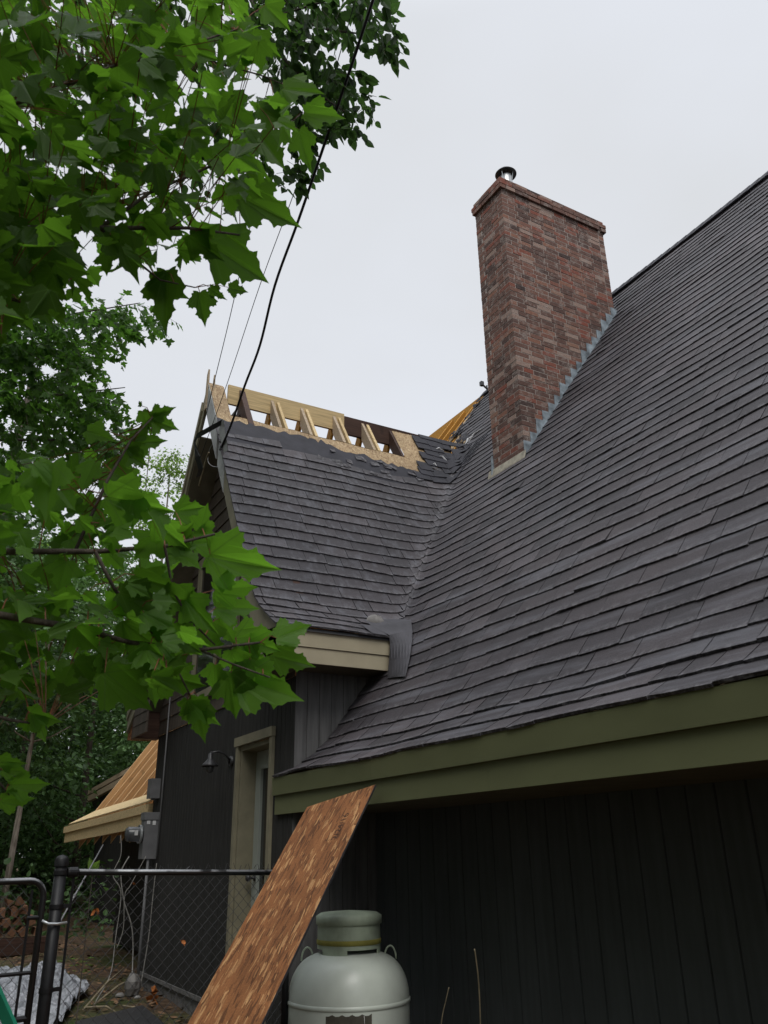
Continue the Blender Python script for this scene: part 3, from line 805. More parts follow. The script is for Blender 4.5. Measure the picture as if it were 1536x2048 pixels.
# main eave
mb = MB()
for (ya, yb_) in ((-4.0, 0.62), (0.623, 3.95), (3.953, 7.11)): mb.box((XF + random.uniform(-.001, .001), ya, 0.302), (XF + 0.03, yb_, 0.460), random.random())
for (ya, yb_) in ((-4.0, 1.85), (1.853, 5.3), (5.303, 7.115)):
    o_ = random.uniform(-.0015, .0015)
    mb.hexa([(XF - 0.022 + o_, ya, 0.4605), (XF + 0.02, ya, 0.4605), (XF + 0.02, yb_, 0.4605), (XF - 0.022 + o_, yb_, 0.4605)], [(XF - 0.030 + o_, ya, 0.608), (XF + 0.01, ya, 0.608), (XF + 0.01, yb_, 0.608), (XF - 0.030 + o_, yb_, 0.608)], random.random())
mb.build('main_fascia', M['shaded_tan'], house)
mb = MB(); mb.box((XF + 0.032, -4.0, 0.304), (XW - 0.002, YS - 0.003, 0.322)); mb.build('main_soffit', M['soffit'], house)

# door
mb = MB()
mb.box((XD - 0.03, 8.12, -1.30), (XD + 0.0, 8.185, 1.0)); mb.box((XD - 0.03, 7.225, -1.30), (XD + 0.0, 7.29, 1.0)); mb.box((XD - 0.04, 7.215, 0.988), (XD + 0.0, 8.215, 1.075))
mb.box((XD + 0.001, 8.085, -1.3), (XD + 0.22, 8.118, 0.985)); mb.box((XD + 0.001, 7.292, -1.3), (XD + 0.22, 7.325, 0.985)); mb.box((XD + 0.001, 7.325, 0.94), (XD + 0.22, 8.085, 0.985))
frame = mb.build('door_frame', M['trim'], house)
mb = MB(); X0 = XD + 0.16
mb.box((X0, 7.325, -1.22), (X0 + 0.045, 7.45, 0.935)); mb.box((X0, 7.95, -1.22), (X0 + 0.045, 8.085, 0.935)); mb.box((X0, 7.45, 0.76), (X0 + 0.045, 7.95, 0.935)); mb.box((X0, 7.45, -1.22), (X0 + 0.045, 7.95, -0.85))
for (a, b) in (((7.45, -0.85), (7.475, 0.76)), ((7.925, -0.85), (7.95, 0.76))): mb.box((X0 - 0.012, a[0], a[1]), (X0 + 0.02, b[0], b[1]))
door = mb.build('door', M['door'], house)
mb = MB(); mb.box((X0 + 0.015, 7.476, -0.849), (X0 + 0.03, 7.924, 0.759)); mb.build('pane', M['glass'], door)
mb = MB(); c = Vector((X0 - 0.002, 7.99, -0.22)); mb.lathe([(0.03, 0), (0.03, 0.012), (0.012, 0.014), (0.012, 0.05), (0.028, 0.055), (0.032, 0.075), (0.02, 0.092), (0.001, 0.094)], c, (-1, 0, 0), 14)
mb.build('handle', M['dark_metal'], door, smooth=True)

# ---- chimney
CX0, CX1, CY0, CY1, CZ0, CZT = 5.563, 7.36, 6.465, 7.04, 3.75, 8.04
mb = MB(); ch_core = MB(); CRS, BL, MJ, BD = 0.0677, 0.213, 0.0115, 0.09


def course(mb, z0, x0, x1, y0, y1, odd):
    z1 = z0 + CRS - MJ
    def tone(): return min(1.0, max(0.0, random.choice((random.gauss(0.30, 0.10), random.gauss(0.42, 0.12), random.gauss(0.6, 0.1), random.gauss(0.45, .2), random.choice((0.72, 0.80, 0.95, 0.95)))) - 0.02))
    def run(a, b, off):
        p = a - off
        while p < b - 0.02:
            s_, e_ = max(p, a), min(p + BL - MJ, b)
            if e_ - s_ > 0.02: yield s_, e_
            p += BL
    j = lambda: random.uniform(-0.0025, 0.0025)
    cx = 0 if odd else BD + MJ
    for (s_, e_) in run(x0 + cx, x1 - cx, 0.0 if odd else BL / 2 - 0.05):
        d = j() - 0.002; mb.box((s_, y0 + d, z0), (e_, y0 + BD, z1), tone()); mb.box((s_, y1 - BD, z0), (e_, y1 + j(), z1), tone())
    cy = BD + MJ if odd else 0
    for (s_, e_) in run(y0 + cy, y1 - cy, 0.06 if odd else 0.0):
        d = j() - 0.002; mb.box((x0 + d, s_, z0), (x0 + BD, e_, z1), tone()); mb.box((x1 - BD, s_, z0), (x1 + j(), e_, z1), tone())


nc = int((CZT - CZ0) / CRS)
for k in range(nc): course(mb, CZT - (k + 1) * CRS, CX0, CX1, CY0, CY1, k % 2)
chim = mb.build('chimney', M['brick'], house)
mb = MB(); g = 0.0015; mb.box((CX0 + g, CY0 + g, CZ0), (CX1 - g, CY1 - g, CZT + 3 * CRS - 0.02)); mb.build('mortar', M['mortar'], chim)
mb = MB()
for k, pj in enumerate((0.034, 0.036, 0.012)): course(mb, CZT + k * CRS, CX0 - pj, CX1 + pj, CY0 - pj, CY1 + pj, k % 2)
cap = mb.build('corbel_cap', M['brick'], chim)
mb = MB(); mb.hexa([(CX0 - 0.01, CY0 - 0.01, 8.235), (CX1 + 0.01, CY0 - 0.01, 8.235), (CX1 + 0.01, CY1 + 0.01, 8.235), (CX0 - 0.01, CY1 + 0.01, 8.235)],
                   [(CX0 + 0.2, CY0 + 0.15, 8.30), (CX1 - 0.2, CY0 + 0.15, 8.30), (CX1 - 0.2, CY1 - 0.15, 8.30), (CX0 + 0.2, CY1 - 0.15, 8.30)]); mb.build('crown', M['concrete'], chim)
FX, FY = 5.93, 6.76
mb = MB(); mb.lathe([(0.085, 8.24), (0.085, 8.66), (0.078, 8.66), (0.078, 8.3)], (FX, FY, 0), (0, 0, 1), 24); mb.build('flue_pipe', M['tin'], chim, smooth=False)
mb = MB(); mb.lathe([(0.001, 8.735), (0.08, 8.728), (0.148, 8.70), (0.150, 8.708), (0.10, 8.765), (0.001, 8.80)], (FX, FY, 0), (0, 0, 1), 32)
mb.build('rain_cap', M['dark_metal'], chim, smooth=True)
for k in range(4):
    a = k * math.pi / 2 + 0.4; mb = MB(); mb.beam((FX + 0.086 * math.cos(a), FY + 0.086 * math.sin(a), 8.56), (FX + 0.115 * math.cos(a), FY + 0.115 * math.sin(a), 8.72), 0.012, 0.003, (math.cos(a), math.sin(a), 0.1)); mb.build('cap_strap', M['tin'], chim)
mb = MB()   # stepped flashing up the near side
x = CX0 - 0.015; k = 0
while x < CX1 + 0.02:
    w = 0.108; x1 = min(x + w + 0.012, CX1 + 0.05); t = 0.0025 + 0.0015 * (k % 2); y_ = CY0 - 0.008 - t
    zb0, zb1 = HM(x, CY0) + 0.008, HM(x1, CY0) + 0.008
    zt = HM(x + w * 0.6, CY0) + 0.15 + random.uniform(-0.008, 0.008)
    zt = CZT - round((CZT - zt) / CRS) * CRS - 0.004
    tl, tr = x + 0.006, x1 - 0.004
    mb.hexa([(x, y_, zb0), (x1, y_ - 0.002, zb1), (x1, y_ + 0.003, zb1), (x, y_ + 0.004, zb0)], [(tl, y_, zt), (tr, y_ - 0.001, max(zt, zb1 + 0.02)), (tr, y_ + 0.003, max(zt, zb1 + 0.02)), (tl, y_ + 0.003, zt)], random.random())
    mb.face([(x, y_, zb0), (x1, y_, zb1), (x1, y_ - 0.05, zb1 - 0.0), (x, y_ - 0.05, zb0 - 0.0)])
    x += w; k += 1
mb.build('step_flashing', M['galv'], chim)
mb = MB()   # apron below the chimney
za = HM(CX0, 6.7)
for (a, b) in ((CY0 - 0.035, 6.70), (6.702, CY1 + 0.09)):
    mb.hexa([(CX0 - 0.035, a, HM(CX0 - 0.035, a) + 0.016), (CX0 - 0.035, b, HM(CX0 - 0.035, b) + 0.016), (CX0 - 0.012, b, HM(CX0, b) + 0.03), (CX0 - 0.012, a, HM(CX0, a) + 0.03)],
            [(CX0 - 0.033, a, HM(CX0 - 0.035, a) + 0.03), (CX0 - 0.033, b, HM(CX0 - 0.035, b) + 0.03), (CX0 - 0.010, b, HM(CX0, b) + 0.075), (CX0 - 0.010, a, HM(CX0, a) + 0.075)])
mb.build('apron_flashing', M['lead'], chim)
mb = MB(); a = CY1 + 0.005   # dark flashing on the far bottom corner
mb.hexa([(CX0 - 0.03, a, HM(CX0, a) + 0.0), (CX0 + 0.06, a, HM(CX0 + .06, a)), (CX0 + 0.06, a + 0.02, HM(CX0 + .06, a)), (CX0 - 0.03, a + 0.02, HM(CX0, a))],
        [(CX0 - 0.02, a, HM(CX0, a) + 0.25), (CX0 + 0.06, a, HM(CX0, a) + 0.3), (CX0 + 0.06, a + 0.015, HM(CX0, a) + 0.3), (CX0 - 0.02, a + 0.015, HM(CX0, a) + 0.25)])
mb.build('corner_flashing', M['galv'], chim)

# ---- stripped far part of the main roof: rafters, ridge, fascia
def main_rafter(y, x0, x1, mat, w=0.04, dep=0.16, tone=0.5, z0=0.0):
    mb = MB(); dz = dep * math.sqrt(1 + 1.41 ** 2)
    za, zb = 0.90 + 1.41 * (x0 - 3.28) - 0.03 + z0, 0.90 + 1.41 * (x1 - 3.28) - 0.03 + z0
    mb.hexa([(x0, y, za - dz), (x0, y + w, za - dz), (x0, y + w, za), (x0, y, za)], [(x1, y, zb - dz), (x1, y + w, zb - dz), (x1, y + w, zb), (x1, y, zb)], tone * 0.3)
    for h0, h1 in ((0.0, 0.004), (-dz - 0.004, -dz + 0.022)):  # edges painted pale as if lit, sides toned down for contrast
        mb.hexa([(x0, y - 0.001, za + h0), (x0, y + w + 0.001, za + h0), (x0, y + w + 0.001, za + h1), (x0, y - 0.001, za + h1)], [(x1, y - 0.001, zb + h0), (x1, y + w + 0.001, zb + h0), (x1, y + w + 0.001, zb + h1), (x1, y - 0.001, zb + h1)], 1.0)
    return mb.build('rafter', mat, house)


for k in range(8): main_rafter(11.42 + k * 0.61, 3.02, XRIDGE - 0.02, M['rafter_wood'], tone=random.uniform(0.35, 0.75), z0=-0.06)
main_rafter(16.35, 3.02, XRIDGE - 0.02, M['rafter_wood'], tone=0.8, dep=0.19, z0=-0.06)
for k in range(5): main_rafter(9.72 + k * 0.40, 6.0, XRIDGE - 0.02, M['amber_wood'], tone=random.uniform(0.4, 0.7))
mb = MB(); mb.box((XRIDGE - 0.02, 10.2, 7.30), (XRIDGE + 0.02, 16.4, 7.63)); mb.build('ridge_board', M['amber_wood'], house)
mb = MB()   # bare sheathing edge left beside the torn shingles
for (x0, x1, a, b) in ((6.95, 7.25, 9.5, 10.0), (7.25, 7.55, 9.9, 10.42), (7.55, 7.95, 9.9, 10.36)):
    z = lambda x: 0.90 + 1.41 * (x - 3.28) - 0.02
    mb.hexa([(x0, a, z(x0) - 0.02), (x0, b, z(x0) - 0.02), (x1, b + 0.03, z(x1) - 0.02), (x1, a, z(x1) - 0.02)], [(x0, a, z(x0)), (x0, b, z(x0)), (x1, b + 0.03, z(x1)), (x1, a, z(x1))])
mb.build('bare_sheathing', M['osb_old'], house)
mb = MB()
FA, FB = 11.30, 17.35
def zt(y): return 0.605 - (y - 11.7) * 0.018
def seg(z_hi, z_lo, xo, xi):
    mb.hexa([(xo, FA, zt(FA) + z_lo), (xi, FA, zt(FA) + z_lo), (xi, FB, zt(FB) + z_lo), (xo, FB, zt(FB) + z_lo)], [(xo, FA, zt(FA) + z_hi), (xi, FA, zt(FA) + z_hi), (xi, FB, zt(FB) + z_hi), (xo, FB, zt(FB) + z_hi)], 0.75)
seg(-0.115, -0.275, XF, XF + 0.04); seg(0.0, -0.11, XF - 0.035, XF + 0.04)
mb.build('new_fascia', M['new_wood'], house)
mb = MB(); mb.hexa([(XF - 0.03, 11.3, zt(11.3) + 0.012), (3.22, 11.3, zt(11.3) + 0.205), (3.22, 16.3, zt(16.3) + 0.205), (XF - 0.03, 16.9, zt(16.9) + 0.012)],
                   [(XF - 0.035, 11.3, zt(11.3) + 0.030), (3.22, 11.3, zt(11.3) + 0.225), (3.22, 16.3, zt(16.3) + 0.225), (XF - 0.035, 16.9, zt(16.9) + 0.030)], 0.85)
mb.build('eave_sheathing', M['new_wood'], house)
mb = MB(); groove_wall_x(mb, XW, YN, 16.3, -1.4, 0.35, 0.2); mb.face([(XW, 16.3, -1.4), (XW, 16.3, 0.35), (12.5, 16.3, 0.35), (12.5, 16.3, -1.4)])
mb.build('far_wall', M['siding'], house)
mb = MB(); mb.face([(XF + 0.06, YN, 0.33), (12.5, YN, 0.33), (12.5, 16.3, 0.33), (XF + 0.06, 16.3, 0.33)]); mb.build('attic_floor', M['orange_wood'], house)
mb = MB(); mb.face([(4.2, 16.28, 0.4), (12.0, 16.28, 0.4), (XRIDGE, 16.28, 7.3)]); mb.build('end_sheathing', M['orange_wood'], house); mb = MB(); mb.face([(4.6, YN - 0.1, 0.4), (12.0, YN - 0.1, 0.4), (XRIDGE, YN - 0.1, 6.6)])
mb.build('end_sheathing', M['orange_wood'], house)

# ---- torn trim hanging off the gable
mb = MB()
P3 = [on_x(445, 838, XR - 0.03), on_x(420, 852, XR - 0.16), on_x(395, 866, XR - 0.22), on_x(388, 880, XR - 0.22), on_x(390, 915, XR - 0.18), on_x(397, 940, XR - 0.12), on_x(392, 955, XR - 0.10)]
for i in range(len(P3) - 1):
    a, b = P3[i], P3[i + 1]; wv = Vector((0.012, 0.055, -0.045)) if i < 3 else Vector((0.03, -0.075, 0.0)); wa = wv if i != 3 else Vector((0.012, 0.02, -0.06))
    mb.hexa([a, b, b + Vector((0.006, 0, 0)), a + Vector((0.006, 0, 0))], [a + wa, b + wv, b + wv + Vector((0.006, 0, 0)), a + wa + Vector((0.006, 0, 0))])
tag(mb.build('torn_flashing', M['dark_metal']), 'long dark metal flashing strip torn loose and hanging bent from the stripped gable peak', 'flashing')
mb = MB(); a = on_x(437, 842, XR - 0.035); b = on_x(456, 900, XR - 0.012); c = on_x(447, 905, XR - 0.012); d = on_x(436, 860, XR - 0.03); e = on_x(446, 838, XR - 0.035)
o = Vector((0.005, 0, 0)); mb.face([a, e, b, c, d]); mb.face([a + o, e + o, b + o, c + o, d + o]); tag(mb.build('bent_trim', M['dull_metal']), 'short pale bent trim piece curling off the rake beside the black cable', 'trim')

# ------------------------------------------------------------------ cables and wires
def cable(name, pts, r, label, mat='cable', cat='cable', group=None, n=6):
    P_ = [Vector(p) for p in pts]; out = []
    for i in range(len(P_) - 1):
        p0, p1, p2, p3 = P_[max(i - 1, 0)], P_[i], P_[i + 1], P_[min(i + 2, len(P_) - 1)]
        for q in range(6):
            t = q / 6; out.append(0.5 * ((2 * p1) + (p2 - p0) * t + (2 * p0 - 5 * p1 + 4 * p2 - p3) * t * t + (3 * p1 - p0 - 3 * p2 + p3) * t ** 3))
    out.append(P_[-1]); mb = MB(); mb.tube(out, r, n)
    return tag(mb.build(name, M[mat], smooth=True), label, cat, group)


def span(pix, d0, d1):
    L = [0]
    for i in range(1, len(pix)): L.append(L[-1] + math.hypot(pix[i][0] - pix[i - 1][0], pix[i][1] - pix[i - 1][1]))
    return [at(p[0], p[1], 1 / ((1 - l / L[-1]) / d0 + (l / L[-1]) / d1)) for p, l in zip(pix, L)]


g_c = 'service cables down to the gable'
dA = on_x(440, 905, XR - 0.02).dot(C_FWD)
cable('overhead_cable', span([(760, -40), (746, 0), (700, 140), (650, 285), (597, 440), (550, 570), (520, 690), (490, 770), (462, 850), (440, 900)], 6.0, dA), 0.0125,
      'thickest black overhead cable, drooping down to the rake board', 'cable', 'overhead cable', g_c)
dB = on_x(400, 950, XR).dot(C_FWD)
cable('overhead_cable', span([(720, -40), (705, 20), (640, 240), (583, 400), (520, 570), (455, 765), (395, 930)], 6.5, dB), 0.0038, 'thin overhead wire between the thick black cable and the leftmost wire', 'cable', 'overhead cable', g_c)
cable('overhead_cable', span([(640, -200), (600, 0), (560, 180), (470, 590), (428, 765), (380, 960)], 7.0, dB), 0.0042, 'leftmost thin overhead wire, passing behind the maple leaves to the gable peak', 'cable', 'overhead cable', g_c)
w1 = [on_x(*p, XR + 0.1) for p in ((418, 905), (412, 920), (404, 950), (398, 972))]
cable('loose_wire', w1, 0.012, 'short stiff pale loose wire standing out under the torn gable trim', 'stem', 'wire')
w2 = [on_x(*p, XR + 0.16) for p in ((430, 880), (419, 900), (416, 922), (424, 932), (436, 934))]
cable('loose_wire', w2, 0.006, 'curled grey loose wire hooked up beside the rake board', 'dull_metal', 'wire')

# ------------------------------------------------------------------ roof bracket by the ridge
mb = MB(); b0 = Vector((8.0, 10.16, zm(8.0) + 0.03)); mb.beam(b0, b0 + Vector((0, 0, 0.14)), 0.03, 0.012, (1, 0, 0)); mb.beam(b0 + Vector((-0.1, 0.0, 0.13)), b0 + Vector((0.03, 0, 0.05)), 0.03, 0.02)
mb.box(b0 + Vector((-0.14, -0.03, 0.10)), b0 + Vector((-0.08, 0.03, 0.18))); tag(mb.build('roof_bracket', M['dark_metal']), 'small black metal bracket on the ridge peeking out behind the brick chimney', 'bracket')

# ------------------------------------------------------------------ electricity meter, junction box, wall lamp
em = thing('electricity_meter', 'grey electricity meter box with round glass meter on the corner of the dark wing', 'meter', (2.83, 11.0, 0.2))
mb = MB(); mb.box((2.775, 10.95, -0.05), (2.948, 11.13, 0.47)); mb.box((2.765, 10.94, 0.40), (2.948, 11.14, 0.49)); mb.build('box', M['box_grey'], em)
mb = MB(); mb.lathe([(0.095, 0.0), (0.098, 0.03), (0.10, 0.03), (0.088, 0.035), (0.088, 0.17), (0.07, 0.20), (0.001, 0.205)], (2.775, 11.04, 0.235), (-1, 0, 0), 28); gl = mb.build('meter_dome', M['meter_glass'], em, smooth=True)
mb = MB(); mb.lathe([(0.104, 0.02), (0.110, 0.02), (0.110, 0.045), (0.104, 0.045)], (2.775, 11.04, 0.235), (-1, 0, 0), 28); mb.build('ring', M['tin'], em)
mb = MB(); mb.box((2.66, 10.948, 0.22), (2.70, 10.952, 0.28)); mb.build('label', M['white'], em)
mb = MB(); mb.box((2.80, 10.945, 0.35), (2.84, 10.949, 0.39)); mb.build('label', M['white'], em); mb = MB(); mb.box((2.87, 10.945, 0.34), (2.91, 10.949, 0.39)); mb.build('label', M['white'], em)
mb = MB(); mb.tube([(2.86, 10.98, -0.05), (2.86, 10.98, -1.5)], 0.017, 10); mb.tube([(2.93, 10.84, 1.9), (2.93, 10.84, -0.02)], 0.010, 8); mb.build('conduit', M['box_grey'], em, smooth=True)
mb = MB(); mb.box((2.83, 11.02, 0.66), (2.949, 11.2, 0.90)); mb.box((2.825, 11.05, 0.72), (2.83, 11.12, 0.80)); mb.box((2.86, 11.05, 0.64), (2.9, 11.1, 0.66))
tag(mb.build('junction_box', M['box_grey']), 'small grey junction box on the wing corner above the electricity meter', 'junction box')

lamp = thing('wall_lamp', 'dark barn style wall lamp with round bulb beside the side door', 'lamp', (XD, 8.36, 0.88))
LX = 2.72
mb = MB(); mb.lathe([(0.05, 0), (0.05, 0.025), (0.03, 0.03)], (XD, 8.36, 0.87), (-1, 0, 0), 18); mb.build('wall_plate', M['dark_metal'], lamp, smooth=True)
mb = MB(); mb.tube([(XD - 0.02, 8.36, 0.87), (2.88, 8.36, 0.93), (2.80, 8.36, 0.96), (LX, 8.36, 0.945), (LX, 8.36, 0.90)], 0.011, 8); mb.build('arm', M['dark_metal'], lamp, smooth=True)
mb = MB(); mb.lathe([(0.001, 0.945), (0.022, 0.935), (0.026, 0.885), (0.04, 0.868), (0.075, 0.832), (0.086, 0.81), (0.083, 0.81), (0.07, 0.828), (0.035, 0.86)], (LX, 8.36, 0.0), (0, 0, 1), 28); mb.build('shade', M['dark_metal'], lamp, smooth=True)
mb = MB(); mb.lathe([(0.02, 0.85), (0.036, 0.82), (0.042, 0.79), (0.032, 0.757), (0.001, 0.745)], (LX, 8.36, 0.0), (0, 0, 1), 18); mb.build('bulb', M['meter_glass'], lamp, smooth=True)

gw = 'loose wires below the electricity meter'
for pts, r, lab in (
    ([(2.50, 10.98, 0.22), (2.52, 10.95, 0.0), (2.45, 10.95, -0.22), (2.56, 10.93, -0.42), (2.54, 10.9, -0.9), (2.50, 10.8, -1.25), (2.3, 10.5, -1.47)], 0.006, 'pale loose wire looping straight from the meter to the ground, leftmost of the four'),
    ([(2.62, 10.95, -0.02), (2.54, 10.93, -0.2), (2.60, 10.92, -0.5), (2.72, 10.9, -0.8), (2.76, 10.88, -1.15), (2.70, 10.6, -1.46)], 0.008, 'grey loose wire bowing out from the meter then back to the wall foot'),
    ([(2.80, 10.86, -0.02), (2.66, 10.9, -0.33), (2.60, 10.9, -0.45), (2.62, 10.9, -0.8), (2.56, 10.88, -1.0)], 0.005, 'thinnest loose wire ending in mid air halfway down the wall'),
    ([(2.93, 10.83, -0.1), (2.915, 10.82, -0.5), (2.90, 10.8, -0.9), (2.84, 10.75, -1.4)], 0.006, 'loose wire hanging straight against the wing wall corner, rightmost of the four')):
    cable('hanging_wire', pts, r, lab, 'wire', 'wire', gw)

# ------------------------------------------------------------------ leaning strand board
TR = on_x(750.6, 1569, 2.868); dn = ray(1456, 86).normalized(); rr = ray(614, 1614); TL = rr * (TR.dot(dn) / rr.dot(dn))
wv = (TL - TR); wdt = wv.length; wv.normalize(); nb = dn.cross(wv).normalized()
if nb.dot(C_FWD) > 0: nb = -nb
mb = MB(); L_ = (TR.z - GROUND) / dn.z * 0.99
yb = dn; origin = TR
obj_m = Matrix((( -wv.x, dn.x, nb.x, TR.x), (-wv.y, dn.y, nb.y, TR.y), (-wv.z, dn.z, nb.z, TR.z), (0, 0, 0, 1)))
mb.box((-wdt, -L_, -0.013), (0, 0, 0.0))
osb = mb.build('strand_board', M['osb_red']); osb.matrix_world = obj_m
tag(osb, 'reddish brown strand board panel leaning against the main fascia', 'strand board')
mb = MB(); mb.box((0.0003, -L_ * 0.999, -0.0128), (0.0022, -0.001, -0.0002)); e = mb.build('edge_seal', M['dark_metal']); e.parent = osb
for (txt, px_, py_, sz) in (('2/24/16', -0.16, -0.30, 0.075), ('OSB 11mm', -0.19, -1.05, 0.05)):
    if txt == 'OSB 11mm': continue
    cu = bpy.data.curves.new('stamp', 'FONT'); cu.body = txt; cu.size = sz; cu.extrude = 0.0004
    to = bpy.data.objects.new('printed_stamp', cu); SC.collection.objects.link(to); to.parent = osb
    bpy.context.view_layer.update(); me = bpy.data.meshes.new_from_object(to); bpy.data.objects.remove(to); me.materials.clear(); me.materials.append(M['dark_wood'])
    to = bpy.data.objects.new('printed_stamp', me); SC.collection.objects.link(to); to.parent = osb
    to.location = (px_ + 0.02, py_ - 0.14, 0.0008); to.rotation_euler = (0, 0, math.radians(90))

# ------------------------------------------------------------------ propane tank
TC = Vector((3.02, 5.88, 0)); TRAD = 0.425
tank = thing('propane_tank', 'large pale green propane tank with domed top standing against the dark wall', 'propane tank', (TC.x, TC.y, GROUND))
ZS = -0.955    # shoulder seam
prof = [(0.001, GROUND + 0.06), (TRAD * 0.8, GROUND + 0.06), (TRAD, GROUND + 0.2), (TRAD, ZS - 0.01)]
mb = MB(); mb.lathe(prof + [(TRAD, ZS)] + [(TRAD * math.cos(a) ** 0.52 if a < 1.56 else 0.001, ZS + 0.30 * math.sin(a)) for a in np.linspace(0.02, 1.57, 18)], TC, (0, 0, 1), 64)
mb.build('tank_body', M['tank'], tank, smooth=True)
mb = MB(); mb.lathe([(TRAD + 0.001, ZS - 0.018), (TRAD + 0.007, ZS - 0.012), (TRAD + 0.007, ZS + 0.006), (TRAD + 0.001, ZS + 0.012)], TC, (0, 0, 1), 64); mb.build('weld_seam', M['tank'], tank, smooth=True)
CR = 0.225
mb = MB()
for k in range(48):   # collar with hand-hole slots at its foot
    a0, a1 = 2 * math.pi * k / 48, 2 * math.pi * (k + 1) / 48; z0 = ZS + 0.275
    if k % 16 in (0, 1, 2, 3, 4, 5, 6, 7, 8): z0 = ZS + 0.318
    for (ra, rb_) in ((CR, CR - 0.008),):
        p = [(TC.x + r * math.cos(a), TC.y + r * math.sin(a), 0) for (r, a) in ((ra, a0), (ra, a1), (rb_, a1), (rb_, a0))]
        mb.hexa([(q[0], q[1], z0) for q in p], [(q[0], q[1], ZS + 0.50) for q in p])
col = mb.build('collar', M['tank_lid'], tank)
mb = MB(); mb.lathe([(CR + 0.004, ZS + 0.47), (CR + 0.012, ZS + 0.475), (CR + 0.012, ZS + 0.525), (CR - 0.02, ZS + 0.545), (0.001, ZS + 0.56)], TC, (0, 0, 1), 48); lid = mb.build('lid', M['tank_lid'], tank, smooth=True)
mb = MB(); mb.lathe([(CR + 0.001, ZS + 0.345), (CR + 0.006, ZS + 0.348), (CR + 0.006, ZS + 0.375), (CR + 0.001, ZS + 0.378)], TC, (0, 0, 1), 48); mb.build('yellow_strap', M['yellow'], tank, smooth=True)
vdir = Vector((-TC.x, -TC.y, 0)).normalized(); sdir_ = Vector((-vdir.y, vdir.x, 0))
for sg in (-1, 1):
    c = Vector((TC.x, TC.y, ZS + 0.27)) + sdir_ * (sg * 0.295); pts = []
    for q in range(11):
        a = math.pi * q / 10; pts.append(c + sdir_ * (0.042 * math.cos(a)) + Vector((0, 0, 0.085 * math.sin(a) - 0.03)))
    mb = MB(); mb.tube(pts, 0.0065, 8); mb.build('lifting_lug', M['tank_lid'], tank, smooth=True)
mb = MB(); n = 14      # notice plate curved round the shell, torn at its top edge
a_c = math.atan2(vdir.y, vdir.x) + 0.10
for k in range(n):
    a0 = a_c + 0.26 - 0.72 * k / n + 0.0; a1 = a_c + 0.26 - 0.72 * (k + 1) / n; r = TRAD + 0.002
    zt0, zt1 = ZS - 0.03 - 0.012 * abs(math.sin(k * 2.1)), ZS - 0.03 - 0.012 * abs(math.sin((k + 1) * 2.1))
    mb.face([(TC.x + r * math.cos(a0), TC.y + r * math.sin(a0), ZS - 0.34), (TC.x + r * math.cos(a1), TC.y + r * math.sin(a1), ZS - 0.34), (TC.x + r * math.cos(a1), TC.y + r * math.sin(a1), zt1), (TC.x + r * math.cos(a0), TC.y + r * math.sin(a0), zt0)])
mb.build('notice_plate', M['sticker'], tank)
mb = MB()
def shell(a, z, r=TRAD + 0.004): return (TC.x + r * math.cos(a), TC.y + r * math.sin(a), z)
for (u0, z0, u1, z1, u2, z2) in ((0.02, -0.30, -0.30, -0.22, -0.42, -0.30), (0.10, -0.34, 0.02, -0.26, -0.10, -0.33), (0.17, -0.04, 0.13, -0.04, 0.15, -0.13)):
    mb = MB(); mb.face([shell(a_c + u0 - 0.03, ZS + z0), shell(a_c + u1, ZS + z1), shell(a_c + u2, ZS + z2)]); mb.build('torn_label', M['white'], tank)

# ------------------------------------------------------------------ chain-link fence and gate
FA_ = at(121, 1745, 5.0); FA_.z = 0.0; FB_ = at(576, 1751, 5.95); FB_.z = 0.0
uf = (FB_ - FA_).normalized(); nf = Vector((-uf.y, uf.x, 0)); LF = (FB_ - FA_).length
RZ0, RZ1 = at(150, 1744.5, 5.02).z, at(545, 1750.5, 5.31).z
fence = thing('chain_link_fence', 'black chain link fence with silver edged top rail running to the leaning board', 'fence', (FA_.x, FA_.y, GROUND))
def fp(t, z, off=0.0): p = FA_ + uf * t + nf * off; return Vector((p.x, p.y, z))
def rz(t): return RZ0 + (RZ1 - RZ0) * t / LF
pz = at(121, 1722, 5.0).z
for (t, r, zt_) in ((0.0, 0.036, pz), (LF, 0.026, rz(LF) + 0.01)):
    mb = MB(); mb.tube([fp(t, GROUND - 0.1), fp(t, zt_)], r, 20); mb.lathe([(r + 0.006, -0.03), (r + 0.006, 0.01), (r * 0.8, 0.028), (0.001, 0.036)], fp(t, zt_), (0, 0, 1), 20); mb.build('post', M['black_metal'], fence, smooth=True)
mb = MB(); mb.tube([fp(0.07, rz(0)), fp(LF - 0.02, rz(LF))], 0.0185, 14); mb.build('top_rail', M['worn_highlit_rail'], fence, smooth=True)
mb = MB(); mb.lathe([(0.025, -0.03), (0.030, -0.02), (0.030, 0.03), (0.02, 0.04)], fp(0.07, rz(0)), uf, 14)
mb.build('rail_cup', M['black_metal'], fence)
for z in (rz(0), -0.28, -0.72, -1.1):
    mb = MB(); mb.lathe([(0.039, -0.012), (0.041, -0.012), (0.041, 0.012), (0.039, 0.012)], fp(0, z), (0, 0, 1), 18); mb.beam(fp(0.035, z), fp(0.09, z), 0.012, 0.022); mb.build('brace_band', M['black_metal'], fence)
mb = MB(); mb.beam(fp(0.085, -0.12), fp(0.085, GROUND + 0.05), 0.014, 0.006, nf); mb.build('tension_bar', M['black_metal'], fence)


